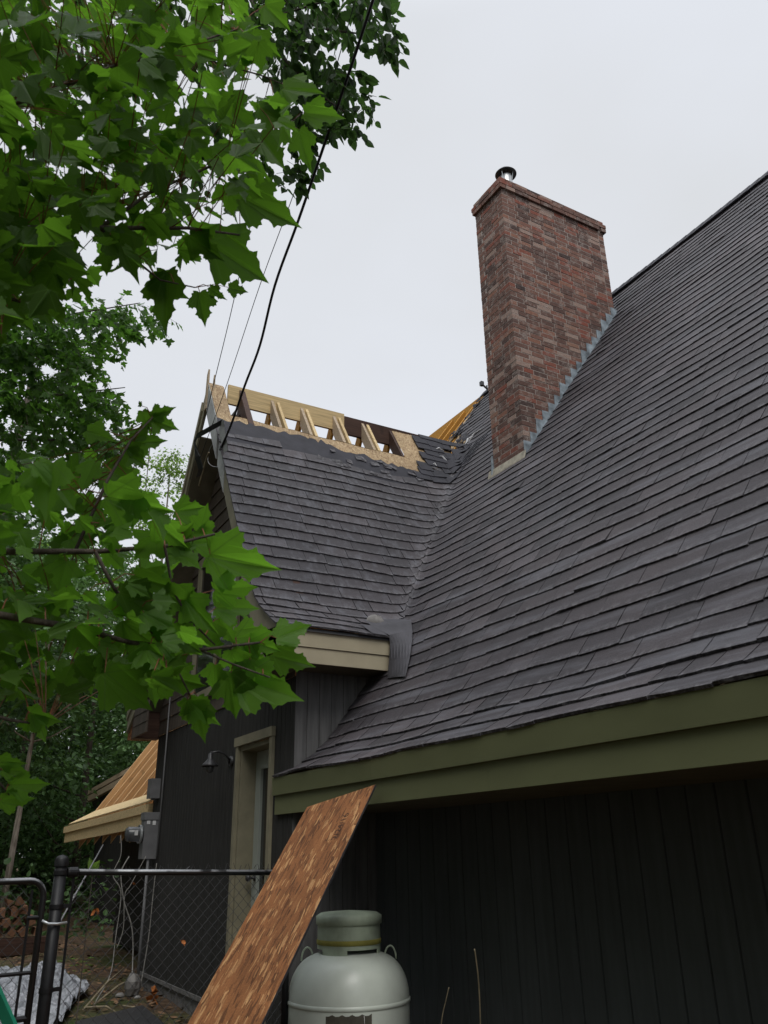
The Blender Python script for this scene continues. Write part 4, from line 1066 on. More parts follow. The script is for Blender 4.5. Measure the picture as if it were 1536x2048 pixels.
def link_mesh(name, t0, t1, ztop, zbot, parent, pitch=0.076, knuckle=True):
    mb = MB(); h = pitch / 2; nseg = int((ztop - zbot) / h); t = t0; k = 0
    while t < t1:
        pts = []
        for s_ in range(nseg + 1):
            sg = 1 if ((s_ + k) % 2 == 0) else -1
            pts.append(fp(t + h / 2 * sg * 1.04, ztop - s_ * h, 0.003 * (1 if (s_ + k) % 2 else -1)))
        mb.tube(pts, 0.0022, 4, caps=False)
        if knuckle and k % 1 == 0:
            b = fp(t + h / 2, ztop + 0.002); mb.tube([b, b + uf * random.uniform(-0.03, 0.03) + Vector((0, 0, random.uniform(0.022, 0.04)))], 0.0021, 4)
        t += h; k += 1
    return mb.build(name, M['link_wire'], parent)


link_mesh('wire_mesh', 0.09, LF - 0.03, (RZ0 + RZ1) / 2 + 0.012, GROUND + 0.04, fence)
gate = thing('gate', 'black chain link gate with rounded tube frame hanging beside the fence post', 'gate', (FA_.x - uf.x * 0.6, FA_.y - uf.y * 0.6, GROUND))
gz0 = at(60, 1760, 5.05).z; t1, t0 = -0.085, -1.05; R_ = 0.09
gp = [fp(t1, GROUND + 0.06), fp(t1, gz0 - R_)] + [fp(t1 - R_ + R_ * math.cos(a), gz0 - R_ + R_ * math.sin(a)) for a in np.linspace(0.2, 1.57, 7)] + [fp(t0 + R_, gz0)] + \
     [fp(t0 + R_ - R_ * math.sin(a), gz0 - R_ + R_ * math.cos(a)) for a in np.linspace(0.2, 1.57, 7)] + [fp(t0, GROUND + 0.06), fp(t1, GROUND + 0.06)]
mb = MB(); mb.tube(gp, 0.0185, 12); mb.build('gate_frame', M['worn_highlit_rail'], gate, smooth=True)
mb = MB(); mb.beam(fp(t1 - 0.07, gz0 - 0.05), fp(t1 - 0.07, GROUND + 0.1), 0.014, 0.008, nf); mb.tube([fp(t1 - 0.005, gz0 - 0.2), fp(t1 - 0.08, gz0 - 0.2)], 0.012, 8); mb.tube([fp(t1 - 0.005, -0.85), fp(t1 - 0.09, -0.85)], 0.016, 8); mb.tube([fp(t1, -0.62), fp(t0, -0.62)], 0.011, 8)
mb.build('tension_bar', M['black_metal'], gate)
link_mesh('wire_mesh', t0 + 0.03, t1 - 0.08, gz0 - 0.02, GROUND + 0.09, gate, knuckle=False)
mb = MB(); zl = at(105, 1843, 5.0).z
mb.tube([fp(t1 + 0.0, zl + 0.018, -0.03), fp(t1 + 0.035, zl, -0.045), fp(0.0, zl - 0.004, -0.046), fp(0.06, zl, -0.04)], 0.008, 8); mb.build('latch', M['tin'], gate, smooth=True)

# rods and rails seen through the fence
pA, pB = at(206, 1690, 6.4), at(112, 1858, 5.06)
mb = MB(); mb.tube([pA, pA.lerp(pB, 0.5), pB], [0.005, 0.006, 0.006], 8); mb.lathe([(0.001, -0.016), (0.015, 0), (0.001, 0.016)], pA.lerp(pB, 0.66), (0, 0, 1), 10)
tag(mb.build('metal_rod', M['box_grey'], smooth=True), 'thin grey metal rod slanting behind the top rail down to the gate latch', 'rod')
gA, gB = at(-20, 1960, 3.2), at(32, 2075, 3.2); gv = (gB - gA).normalized()
mb = MB(); mb.beam(gA - gv * 0.4, gB + gv * 0.9, 0.042, 0.02, C_FWD); mb.build('handle_bar', M['green_plastic'])
o = bpy.data.objects['handle_bar']; tag(o, 'bright green plastic pole crossing the lower left corner in front of the gate', 'pole')

# ------------------------------------------------------------------ yard: plastic sheet, debris, logs
SH = [on_z(-90, 1968, GROUND), on_z(108, 1930, GROUND), on_z(172, 2000, GROUND), on_z(20, 2130, GROUND)]
mb = MB(); nx_, ny_ = 56, 56
for i in range(nx_ + 1):
    for j in range(ny_ + 1):
        u, v_ = i / nx_, j / ny_; q0 = SH[0].lerp(SH[1], u); q1 = SH[3].lerp(SH[2], u); q0 = q0.lerp(q1, v_)
        x = q0.x + 0.10 * math.sin(v_ * 9) * (u - 0.2); y = q0.y + 0.14 * math.sin(u * 9)
        cr = 0.05 * abs(math.sin(u * 23 + 3 * math.sin(v_ * 11))) + 0.045 * abs(math.sin(v_ * 19 + 4 * math.sin(u * 8))) + 0.03 * random.random()
        mb.v.append((x, y, gz(x, y) + 0.02 + cr))
for i in range(nx_):
    for j in range(ny_): mb.f.append((i * (ny_ + 1) + j, (i + 1) * (ny_ + 1) + j, (i + 1) * (ny_ + 1) + j + 1, i * (ny_ + 1) + j + 1)); mb.t.append(0.5)
tag(mb.build('plastic_sheet', M['plastic']), 'crumpled grey white plastic sheet spread on the bare earth behind the fence', 'plastic sheet')

mb = MB()
for q in range(2600):
    x, y = random.uniform(-1.0, 3.4), random.uniform(7.5, 19); s_ = random.uniform(0.02, 0.06); a = random.uniform(0, 6.28); z = gz(x, y) + 0.012 + random.random() * 0.02
    d = Vector((math.cos(a), math.sin(a), random.uniform(-0.4, 0.4))) * s_; e_ = Vector((-math.sin(a), math.cos(a), random.uniform(-0.4, 0.4))) * s_ * 0.5; c = Vector((x, y, z))
    mb.face([c - d, c + e_, c + d, c - e_], random.random())
kind(mb.build('leaf_litter', M['litter']), 'stuff')
gs = 'fallen sticks at the foot of the wing'
for i, (a, b, lab) in enumerate((((2.05, 9.9, 0.03), (2.75, 11.2, 0.25), 'long thin stick leaning up against the wing wall foot'), ((2.2, 10.1, 0.03), (2.85, 10.9, 0.16), 'shorter brown stick lying across the long thin stick'),
                                 ((2.0, 9.55, 0.12), (2.35, 9.45, 0.02), 'pale bent stick nearest the fence bottom'), ((2.35, 9.5, 0.10), (2.6, 9.05, 0.03), 'pale stick forking toward the leaning board'))):
    A_, B_ = Vector((a[0], a[1], gz(a[0], a[1]) + a[2])), Vector((b[0], b[1], gz(b[0], b[1]) + b[2])); mb = MB(); mb.tube([A_, A_.lerp(B_, 0.5) + Vector((0.02, 0.03, 0.04)), B_], [0.009, 0.012, 0.006], 6)
    tag(mb.build('stick', M['stem'], smooth=True), lab, 'stick', gs)


def rock(name, c, r, lab, cat='stone', mat='stone', sq=(1, 1, 0.7), group=None):
    mb = MB(); mb.lathe([(0.001, -0.6), (0.6, -0.5), (0.95, -0.1), (0.9, 0.3), (0.5, 0.7), (0.001, 0.8)], (0, 0, 0), (0, 0, 1), 10)
    mb.v = [tuple(Vector((p[0] * sq[0], p[1] * sq[1], p[2] * sq[2])) * r * random.uniform(0.88, 1.12) + Vector(c)) for p in mb.v]
    return tag(mb.build(name, M[mat]), lab, cat, group)


rock('stone', (2.52, 10.35, gz(2.52, 10.35) + 0.04), 0.05, 'small round tan stone beside the sticks', group='stones by the wing foot')
rock('stone', (2.66, 10.15, gz(2.6, 10.1) + 0.03), 0.035, 'smallest grey stone next to the wing foot', group='stones by the wing foot')
rock('stone', (2.70, 10.55, gz(2.7, 10.5) + 0.09), 0.12, 'squarish grey stone block propped at the wing corner', group='stones by the wing foot', sq=(0.8, 0.8, 1.4))
for (px_, py_, d, s_, lab) in ((365, 1880, 5.16, 0.020, 'curled orange brown dead leaf stuck in the fence in front of the wing wall'), (192, 1822, 5.06, 0.024, 'larger brown dead leaf stuck in the fence near the post'),
                             (268, 1766, 5.1, 0.010, 'round pale dead seed head just under the top rail'), (305, 1988, 8.7, 0.09, 'rust coloured clump of dead leaves at the wing foot')):
    c = at(px_, py_, d); mb = MB()
    for q in range(7):
        dv = Vector((random.uniform(-1, 1), random.uniform(-1, 1), random.uniform(-1, 1))) * s_; ev = Vector((random.uniform(-1, 1), random.uniform(-1, 1), random.uniform(-1.4, 0.4))) * s_
        mb.face([c, c + dv, c + dv + ev * 0.7, c + ev])
    tag(mb.build('dead_leaf', M['dead_leaf']), lab, 'dead leaf')
wall_y = 16.4
mb = MB(); mb.box((-3.0, wall_y - 0.12, GROUND), (2.75, wall_y + 0.12, -1.34), 0.4); mb.box((-3.0, wall_y - 0.10, -1.335), (2.75, wall_y + 0.10, -1.25), 0.6)
tag(mb.build('timber_edging', M['dark_wood']), 'low dark timber retaining edge below the firewood', 'retaining edge')
gl_ = 'split logs piled behind the gate'; k = 0
where = ['beside the post', 'under the bark', 'in the row above the edging', 'lower in the pile', 'upper in the pile']
for row in range(4):
    for q in range(7 - row):
        x = 1.35 + q * 0.19 + row * 0.09 + random.uniform(-0.02, 0.02); z = -1.16 + row * 0.15; r = random.uniform(0.075, 0.095); mb = MB(); y0 = 16.35 + random.uniform(-0.08, 0.08)
        n_ = random.choice((3, 4, 5, 7)); a0 = random.random() * 6; b_, t_ = [], []
        pr = [(x + r * random.uniform(0.85, 1.15) * math.cos(a0 + 6.283 * i / n_), z + r * random.uniform(0.85, 1.15) * math.sin(a0 + 6.283 * i / n_)) for i in range(n_)]
        i0 = len(mb.v); mb.v += [(p[0], y0, p[1]) for p in pr] + [(p[0], y0 + 0.4, p[1]) for p in pr]
        mb.f += [tuple(range(n_)), tuple(range(2 * n_ - 1, n_ - 1, -1))] + [(i, (i + 1) % n_, n_ + (i + 1) % n_, n_ + i) for i in range(n_)]; mb.t += [random.uniform(0.3, 1)] * (n_ + 2)
        tag(mb.build('firewood_log', M['log_end']), 'split brown firewood log in the pile behind the gate', 'log', gl_); k += 1
mb = MB(); a, b, c, d = [on_z(*p, GROUND + 0.12) for p in ((150, 2043), (285, 2010), (330, 2048), (190, 2075))]
mb.hexa([a - Vector((0, 0, .1)), b - Vector((0, 0, .1)), c - Vector((0, 0, .1)), d - Vector((0, 0, .1))], [a, b, c, d]); tag(mb.build('black_panel', M['dark_metal']), 'flat black panel lying on the earth at the fence foot', 'panel')
gsx = 'dry stems beside the propane tank'
cable('dry_stem', [at(p[0], p[1], 4.55) for p in ((949, 1898), (953, 1925), (958, 1975), (961, 2060), (961, 2200))], 0.004, 'taller pale curved dry stem against the dark wall', 'stem', 'plant', gsx)
cable('dry_stem', [at(p[0], p[1], 4.5) for p in ((898, 1975), (892, 2000), (882, 2055), (875, 2200))], 0.003, 'shorter faint dry stem close beside the propane tank', 'stem', 'plant', gsx)

# distant shed
shed = thing('shed', 'second low roof with pale fascia boards beyond the rafters', 'shed', (6.0, 22, GROUND))
sa, sb = on_y(175, 1590, 21.0), Vector((7.5, 19.2, 2.1)); sb = at(300, 1520, sa.dot(C_FWD) - 1.5)
mb = MB()
for (o, h) in ((0.10, 0.10), (-0.03, 0.13)):
    up = Vector((0, 0, 1)); mb.hexa([sa + up * (o - h), sb + up * (o - h), sb + Vector((.1, .1, o - h)), sa + Vector((.1, .1, o - h))], [sa + up * o, sb + up * o, sb + Vector((.1, .1, o)), sa + Vector((.1, .1, o))])
mb.build('fascia', M['grey_wood'], shed)
bk = Vector((0.8, 3.0, -0.25))
mb = MB(); mb.face([sa + Vector((0, 0, .11)), sb + Vector((0, 0, .11)), sb + bk, sa + bk]); mb.build('roof', M['shingle'], shed)
mb = MB(); o = Vector((0.35, 0.3, 0)); mb.face([Vector((sa.x, sa.y, GROUND)) + o, Vector((sb.x, sb.y, GROUND)) + o, sb + o, sa + o]); mb.build('wall', M['siding'], shed)


# ------------------------------------------------------------------ foliage
def half(pts): return pts
MAPLE_R = [(0, 0), (0.09, -0.05), (0.20, -0.07), (0.33, -0.075), (0.31, -0.01), (0.43, 0.02), (0.41, 0.075), (0.45, 0.125), (0.56, 0.17), (0.63, 0.235), (0.77, 0.34), (0.66, 0.38), (0.67, 0.455), (0.56, 0.455),
           (0.50, 0.495), (0.42, 0.455), (0.335, 0.475), (0.30, 0.545), (0.335, 0.605), (0.42, 0.66), (0.295, 0.69), (0.26, 0.755), (0.145, 0.80), (0.075, 0.89), (0, 1.03)]
MAPLE_S = [(0, 0), (0.30, -0.08), (0.36, 0.1), (0.70, 0.36), (0.5, 0.46), (0.24, 0.43), (0.30, 0.64), (0.12, 0.78), (0, 1.0)]
OVATE = [(0, 0), (0.20, 0.08), (0.33, 0.30), (0.28, 0.58), (0.13, 0.82), (0, 1.0)]
DIAM = [(0, 0), (0.30, 0.42), (0, 1.0)]


class Leaves:
    """many leaves in one mesh: every leaf a folded, drooping outline of its own"""
    def __init__(self): self.V = []; self.F = []; self.T = []; self.U = []; self.n = 0

    def add(self, base, tipdir, nrm_, size, outline, fold=0.25, droop=0.15, tone=0.5, twist=0.0, wide=1.0):
        d = Vector(tipdir).normalized(); n_ = Vector(nrm_); n_ = (n_ - d * n_.dot(d))
        if n_.length < 1e-4: n_ = d.orthogonal()
        n_.normalize(); s = d.cross(n_).normalized(); b = Vector(base); w = wide * random.uniform(0.70, 0.95) if outline is MAPLE_R else random.uniform(0.88, 1.1); ph = random.random() * 6
        for sg in (1, -1):
            i0 = self.n; idx = []
            for k, (x, y) in enumerate(outline):
                lx, ly = x * sg * w, y
                h = fold * abs(lx) - droop * (ly ** 2) - droop * 0.8 * lx * lx + 0.03 * math.sin(ly * 7 + ph + lx * 4) * (0.4 + abs(lx)) + twist * lx * ly
                p = b + s * (lx * size) + d * (ly * size) + n_ * (h * size)
                self.V.append((p.x, p.y, p.z)); self.U.append((lx, ly, 0)); idx.append(self.n); self.n += 1
            if sg < 0: idx = idx[::-1]
            self.F.append(tuple(idx)); self.T.append(tone)

    def build(self, name, mat, parent=None):
        mb = MB(); mb.v = self.V; mb.f = self.F; mb.t = self.T; mb.luv = self.U
        return mb.build(name, mat, parent, smooth=False)


def inpoly(x, y, P_):
    c = False; j = len(P_) - 1
    for i in range(len(P_)):
        if (P_[i][1] > y) != (P_[j][1] > y) and x < (P_[j][0] - P_[i][0]) * (y - P_[i][1]) / (P_[j][1] - P_[i][1]) + P_[i][0]: c = not c
        j = i
    return c


def rnd_in(P_):
    xs_ = [p[0] for p in P_]; ys_ = [p[1] for p in P_]
    while True:
        x, y = random.uniform(min(xs_), max(xs_)), random.uniform(min(ys_), max(ys_))
        if inpoly(x, y, P_): return x, y


def img_dir(ang, tilt):
    """direction seen at 'ang' degrees across the view, tipped 'tilt' degrees away from the viewer"""
    a, t = math.radians(ang), math.radians(tilt)
    return (C_RIGHT * math.cos(a) + C_UP * math.sin(a)) * math.cos(t) + C_FWD * math.sin(t)


def twig(mb, pts, r0, r1, n=6):
    m = len(pts); mb.tube(pts, [r0 + (r1 - r0) * i / (m - 1) for i in range(m)], n)


# --- near maple: two low limbs reach into the view from the left
maple = thing('maple_tree', 'near maple tree reaching broad lobed leaves into view from the left', 'tree', (-2.3, 1.6, GROUND))
mb = MB(); twig(mb, [(-2.3, 1.6, GROUND - 0.1), (-2.28, 1.62, 0), (-2.2, 1.7, 1.5), (-2.25, 1.8, 3.0), (-2.2, 1.8, 5.5)], 0.17, 0.07, 14); mb.build('trunk', M['bark'], maple, smooth=True)


def near_branch(stems, hand, fills, size_m, name):
    """stems: (pixel polyline, depth0, depth1); hand: placed leaves (base px, tip px, depth, tone); fills: (polygon, number, depth range, tone range)"""
    tw = MB(); nodes = []
    for (pix, d0, d1, r0, r1) in stems:
        pts = []
        for i, p in enumerate(pix):
            pts.append(at(p[0], p[1], d0 + (d1 - d0) * i / (len(pix) - 1)))
        twig(tw, pts, r0, r1)
        for i in range(len(pts) - 1):
            for q in range(5): nodes.append(pts[i].lerp(pts[i + 1], q / 5))
        nodes.append(pts[-1])
    branch = tw.build('branch', M['bark'], maple, smooth=True)
    lv = Leaves(); st = MB()
    A_ = np.array([tuple(p) for p in nodes])

    def stalk(base, r=0.0013):
        k = int(np.argmin(((A_ - np.array(tuple(base))) ** 2).sum(1))); nd = Vector(A_[k])
        if (nd - base).length < 0.5:
            m_ = nd.lerp(base, 0.55) + Vector((0, 0, 0.012)); st.tube([nd, m_, base], [r * 1.3, r, r * 0.9], 4, caps=False)
    for (bx, by, tx, ty, d, tone) in hand:
        b = at(bx, by, d); tilt = random.uniform(-28, 28); L_px = math.hypot(tx - bx, ty - by); ang = math.degrees(math.atan2(-(ty - by), tx - bx))
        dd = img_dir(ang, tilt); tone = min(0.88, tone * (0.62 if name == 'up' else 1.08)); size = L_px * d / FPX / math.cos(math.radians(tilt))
        nn = -C_FWD + C_RIGHT * random.uniform(-0.35, 0.35) + C_UP * random.uniform(-0.3, 0.45)
        lv.add(b, dd, nn, size, MAPLE_R, random.uniform(0.05, 0.38), random.uniform(0.04, 0.30), tone, random.uniform(-0.15, 0.15), 0.74); stalk(b)
    for (P_, cnt, dr, tr, bias) in fills:
        for q in range(cnt):
            x, y = rnd_in(P_); d = random.uniform(*dr); b = at(x, y, d); ang = random.gauss(bias, 48)
            dd = img_dir(ang, random.gauss(0, 30)); nn = Vector((random.gauss(0, 0.55), random.gauss(0, 0.55), 1.0)) * random.choice((1, 1, 1, -1)) - C_FWD * random.uniform(0.0, 1.5)
            sz = size_m * random.uniform(0.55, 1.15); b = b - dd * (sz * 0.5)
            lv.add(b, dd, nn, sz, MAPLE_R, random.uniform(0.0, 0.5), random.uniform(0.0, 0.38), random.uniform(*tr), random.uniform(-0.4, 0.4))
            if random.random() < 0.6: stalk(b)
    lv.build('foliage', M['maple'], branch); st.build('leaf_stalks', M['red_stalk'], branch)
    return branch


low_stems = [([(-260, 1090), (0, 1103), (190, 1103), (330, 1093), (430, 1068)], 1.9, 2.1, 0.010, 0.003), ([(-260, 1200), (0, 1230), (150, 1255), (260, 1285), (400, 1300), (520, 1285)], 1.8, 2.15, 0.010, 0.003),
             ([(150, 1103), (215, 960), (262, 880), (305, 835)], 2.0, 2.3, 0.005, 0.002), ([(330, 1095), (345, 1180), (380, 1240), (430, 1290)], 2.0, 2.1, 0.004, 0.002), ([(-200, 1380), (20, 1440), (90, 1450)], 1.8, 2.0, 0.006, 0.002),
             ([(-200, 1500), (-20, 1545), (20, 1590)], 2.0, 2.0, 0.006, 0.002), ([(400, 1300), (470, 1330), (540, 1355)], 2.1, 2.1, 0.003, 0.002), ([(190, 1103), (230, 1180), (300, 1260), (350, 1330), (380, 1390)], 1.95, 2.05, 0.005, 0.002)]
low_hand = [
    (420, 1108, 550, 1140, 2.10, 0.86), (430, 1180, 514, 1176, 2.10, 0.80), (432, 1215, 516, 1216, 2.12, 0.78), (372, 1195, 428, 1262, 2.05, 0.62), (400, 1060, 418, 1008, 2.14, 0.72), (385, 1085, 470, 1078, 2.12, 0.74),
    (350, 1022, 410, 1014, 2.16, 0.60), (553, 1276, 622, 1248, 2.18, 0.78), (545, 1308, 628, 1330, 2.2, 0.22), (470, 1278, 552, 1268, 2.16, 0.80), (500, 1280, 560, 1305, 2.16, 0.76), (462, 1300, 478, 1362, 2.12, 0.74), (500, 1320, 470, 1380, 2.15, 0.5),
    (478, 1358, 606, 1390, 2.16, 0.84), (525, 1345, 538, 1404, 2.16, 0.80), (380, 1402, 442, 1448, 2.10, 0.82), (462, 1345, 474, 1442, 2.13, 0.25), (395, 1395, 404, 1482, 2.10, 0.30), (375, 1400, 362, 1440, 2.08, 0.7), (320, 1345, 402, 1400, 2.06, 0.3),
    (440, 1235, 470, 1290, 2.14, 0.55), (410, 1250, 440, 1320, 2.1, 0.35), (430, 1330, 420, 1390, 2.1, 0.45), (485, 1300, 540, 1330, 2.17, 0.6), (330, 1180, 400, 1240, 2.02, 0.35), (340, 1260, 400, 1310, 2.04, 0.3),
    (255, 1240, 385, 1330, 2.0, 0.40), (270, 1150, 350, 1195, 1.98, 0.30), (240, 1185, 335, 1225, 1.95, 0.18), (215, 992, 340, 1030, 1.95, 0.62), (270, 985, 262, 1060, 1.95, 0.6), (310, 1040, 365, 1105, 2.0, 0.66), (210, 1345, 290, 1440, 1.9, 0.66),
    (305, 835, 352, 815, 2.3, 0.30), (285, 822, 300, 862, 2.3, 0.45), (305, 838, 356, 858, 2.3, 0.42), (283, 812, 273, 800, 2.3, 0.2), (265, 880, 294, 845, 2.28, 0.35), (262, 885, 330, 880, 2.28, 0.35), (258, 890, 290, 915, 2.25, 0.42), (175, 862, 232, 878, 2.2, 0.55),
    (250, 905, 295, 930, 2.25, 0.3), (210, 935, 282, 968, 2.2, 0.4), (190, 925, 165, 985, 2.1, 0.55), (105, 925, 100, 1035, 1.9, 0.6),
    (60, 1425, 130, 1440, 1.95, 0.8), (75, 1430, 98, 1480, 1.95, 0.8), (55, 1440, 45, 1478, 1.95, 0.75), (0, 1520, 50, 1530, 2.0, 0.82), (5, 1540, 55, 1545, 2.0, 0.80), (20, 1570, 92, 1577, 2.0, 0.8), (0, 1600, 62, 1610, 2.0, 0.72)]
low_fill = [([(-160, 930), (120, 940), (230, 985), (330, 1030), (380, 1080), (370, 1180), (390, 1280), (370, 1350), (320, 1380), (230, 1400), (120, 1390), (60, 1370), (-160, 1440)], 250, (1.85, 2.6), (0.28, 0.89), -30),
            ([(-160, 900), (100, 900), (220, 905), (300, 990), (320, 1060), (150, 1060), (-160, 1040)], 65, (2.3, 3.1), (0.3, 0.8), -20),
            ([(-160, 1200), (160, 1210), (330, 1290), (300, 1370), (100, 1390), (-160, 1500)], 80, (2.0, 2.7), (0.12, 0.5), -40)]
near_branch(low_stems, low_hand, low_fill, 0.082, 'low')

up_stems = [([(-300, 250), (0, 215), (75, 190), (230, 132), (330, 105), (470, 60)], 2.1, 2.7, 0.012, 0.003), ([(-300, 470), (0, 458), (200, 456), (375, 456), (480, 470)], 2.0, 2.6, 0.012, 0.003), ([(200, 456), (300, 385), (400, 342), (520, 290), (600, 230)], 2.3, 2.9, 0.006, 0.002),
            ([(230, 132), (330, 117), (400, 116), (520, 150), (620, 190)], 2.5, 2.9, 0.005, 0.002), ([(200, 456), (270, 520), (320, 560), (390, 575)], 2.3, 2.5, 0.005, 0.002), ([(-200, 560), (0, 590), (90, 620)], 2.0, 2.2, 0.007, 0.003)]
up_hand = [(478, 385, 600, 440, 2.6, 0.40), (420, 480, 538, 540, 2.55, 0.42), (335, 545, 326, 664, 2.5, 0.34), (300, 560, 372, 590, 2.5, 0.4), (400, 585, 412, 648, 2.55, 0.35), (420, 575, 450, 600, 2.55, 0.3), (458, 575, 495, 582, 2.6, 0.25), (568, 175, 645, 190, 2.8, 0.45), (520, 215, 590, 240, 2.8, 0.35),
           (610, 225, 690, 235, 2.8, 0.55), (600, 260, 616, 338, 2.8, 0.42), (520, 270, 570, 345, 2.75, 0.40), (430, 200, 520, 255, 2.7, 0.5), (450, 60, 545, 95, 2.7, 0.62), (390, 40, 480, 90, 2.7, 0.62), (310, 150, 360, 210, 2.6, 0.66), (420, 310, 510, 340, 2.6, 0.5), (360, 230, 430, 260, 2.6, 0.45),
           (300, 280, 390, 320, 2.5, 0.55), (210, 240, 290, 300, 2.3, 0.6), (90, 260, 190, 340, 2.1, 0.62), (60, 585, 110, 650, 2.1, 0.55), (230, 460, 280, 560, 2.3, 0.4), (530, 10, 580, 60, 2.8, 0.5), (380, 470, 440, 520, 2.5, 0.38), (350, 90, 440, 130, 2.6, 0.62), (505, 70, 560, 105, 2.8, 0.22)]
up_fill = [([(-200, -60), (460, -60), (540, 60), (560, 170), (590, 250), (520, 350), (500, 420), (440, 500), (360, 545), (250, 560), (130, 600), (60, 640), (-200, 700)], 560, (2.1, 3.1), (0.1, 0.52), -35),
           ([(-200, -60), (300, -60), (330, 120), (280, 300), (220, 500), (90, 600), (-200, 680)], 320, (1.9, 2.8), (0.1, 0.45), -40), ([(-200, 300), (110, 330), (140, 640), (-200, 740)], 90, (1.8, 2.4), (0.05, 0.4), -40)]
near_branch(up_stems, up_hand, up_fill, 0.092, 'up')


# --- small leaved branch beyond the maple, top centre
def spray_tree(th, polys, outline, size, mat, stems, tone, hang=0.6, name='branch'):
    tw = MB()
    for (pix, d0, d1, r0, r1) in stems: twig(tw, [at(p[0], p[1], d0 + (d1 - d0) * i / (len(pix) - 1)) for i, p in enumerate(pix)], r0, r1)
    br = tw.build(name, M['bark'], th, smooth=True); lv = Leaves(); tm = MB()
    for (P_, clusters, per, dr, spread) in polys:
        for c in range(clusters):
            x, y = rnd_in(P_); d = random.uniform(*dr); o = at(x, y, d); dirv = (img_dir(random.gauss(-35, 40), random.gauss(0, 30)) + Vector((0, 0, -hang * 0.5))).normalized()
            e = o + dirv * spread; tm.tube([o, o.lerp(e, 0.5) + Vector((0, 0, 0.01)), e], 0.0022, 4, caps=False)
            for q in range(per):
                p = o.lerp(e, (q + random.random()) / per); dd = (dirv + Vector((random.gauss(0, 0.6), random.gauss(0, 0.6), random.gauss(-hang, 0.35)))).normalized()
                nn = Vector((random.gauss(0, 0.6), random.gauss(0, 0.6), 1)); s = size * random.uniform(0.65, 1.15)
                lv.add(p + dd * size * 0.25, dd, nn, s, outline, random.uniform(0.1, 0.4), random.uniform(0, 0.2), random.uniform(*tone))
    lv.build('foliage', M[mat], br); tm.build('twigs', M['bark'], br)
    return br


poplar = thing('birch_tree', 'dark birch with small oval leaves hanging above the overhead cables', 'tree', (-1.2, 5.2, GROUND))
mb = MB(); twig(mb, [(-1.2, 5.2, GROUND - 0.1), (-1.2, 5.2, 1.5), (-1.1, 5.15, 4.0), (-1.0, 5.0, 6.5), (-0.9, 4.9, 8.5)], 0.13, 0.05, 12); mb.build('trunk', M['bark'], poplar, smooth=True)
spray_tree(poplar, [([(430, -60), (600, -60), (735, -60), (770, 20), (780, 70), (745, 95), (720, 110), (700, 170), (640, 190), (560, 190), (470, 120)], 150, 9, (6.6, 8.4), 0.28),
                    ([(640, 170), (715, 150), (725, 235), (700, 275), (650, 265), (600, 220)], 22, 8, (6.6, 7.6), 0.22), ([(745, 40), (785, 70), (775, 110), (750, 105)], 9, 7, (6.8, 7.4), 0.17), ([(500, 190), (600, 200), (640, 280), (560, 370), (500, 330)], 26, 8, (6.8, 7.8), 0.22),
                    ([(120, -60), (440, -60), (430, 120), (300, 200), (150, 120)], 70, 9, (7.0, 8.5), 0.28), ([(310, 200), (460, 200), (440, 330), (320, 330)], 26, 8, (7.0, 8.2), 0.25)],
           OVATE, 0.118, 'birch', [([(200, -260), (480, -40), (560, 30), (660, 60), (740, 70)], 7.8, 7.2, 0.03, 0.006), ([(480, -40), (560, 110), (640, 190), (700, 230)], 7.4, 7.0, 0.018, 0.004), ([(560, 30), (690, -10), (760, 40)], 7.3, 7.0, 0.012, 0.004)], (0.1, 0.6))

# --- middle distance maple crown at the left edge
mid = thing('maple_tree', 'middle distance maple crown at left edge between the two near maple branches', 'tree', tuple(at(-130, 1700, 11.0).to_2d().to_3d() + Vector((0, 0, GROUND))))
tb = Vector(mid.location)
mb = MB(); twig(mb, [tb, tb + Vector((0.05, 0, 3)), tb + Vector((0.1, 0.1, 6)), tb + Vector((0.2, 0.1, 9))], 0.16, 0.05, 12); mb.build('trunk', M['bark'], mid, smooth=True)
spray_tree(mid, [([(-60, 590), (120, 600), (290, 600), (300, 625), (200, 670), (130, 690), (60, 700), (-60, 720)], 150, 9, (9.5, 12), 0.45), ([(-60, 680), (140, 680), (195, 712), (150, 745), (130, 760), (60, 790), (-60, 800)], 120, 9, (9.5, 12), 0.4),
                 ([(-60, 760), (160, 760), (265, 768), (235, 800), (215, 830), (245, 850), (250, 900), (225, 935), (150, 950), (-60, 960)], 230, 9, (9, 12), 0.42), ([(-60, -40), (200, -40), (240, 200), (100, 400), (60, 600), (-60, 640)], 150, 8, (9.5, 12.5), 0.45)],
           MAPLE_S, 0.105, 'maple_far', [([(-140, 640), (0, 640), (120, 632), (280, 606)], 11, 10.5, 0.03, 0.006), ([(-140, 760), (0, 780), (120, 790), (250, 775)], 11, 10.5, 0.03, 0.006), ([(-140, 900), (0, 880), (120, 880), (230, 860)], 11, 10.2, 0.03, 0.006)], (0.08, 0.62), 0.5)


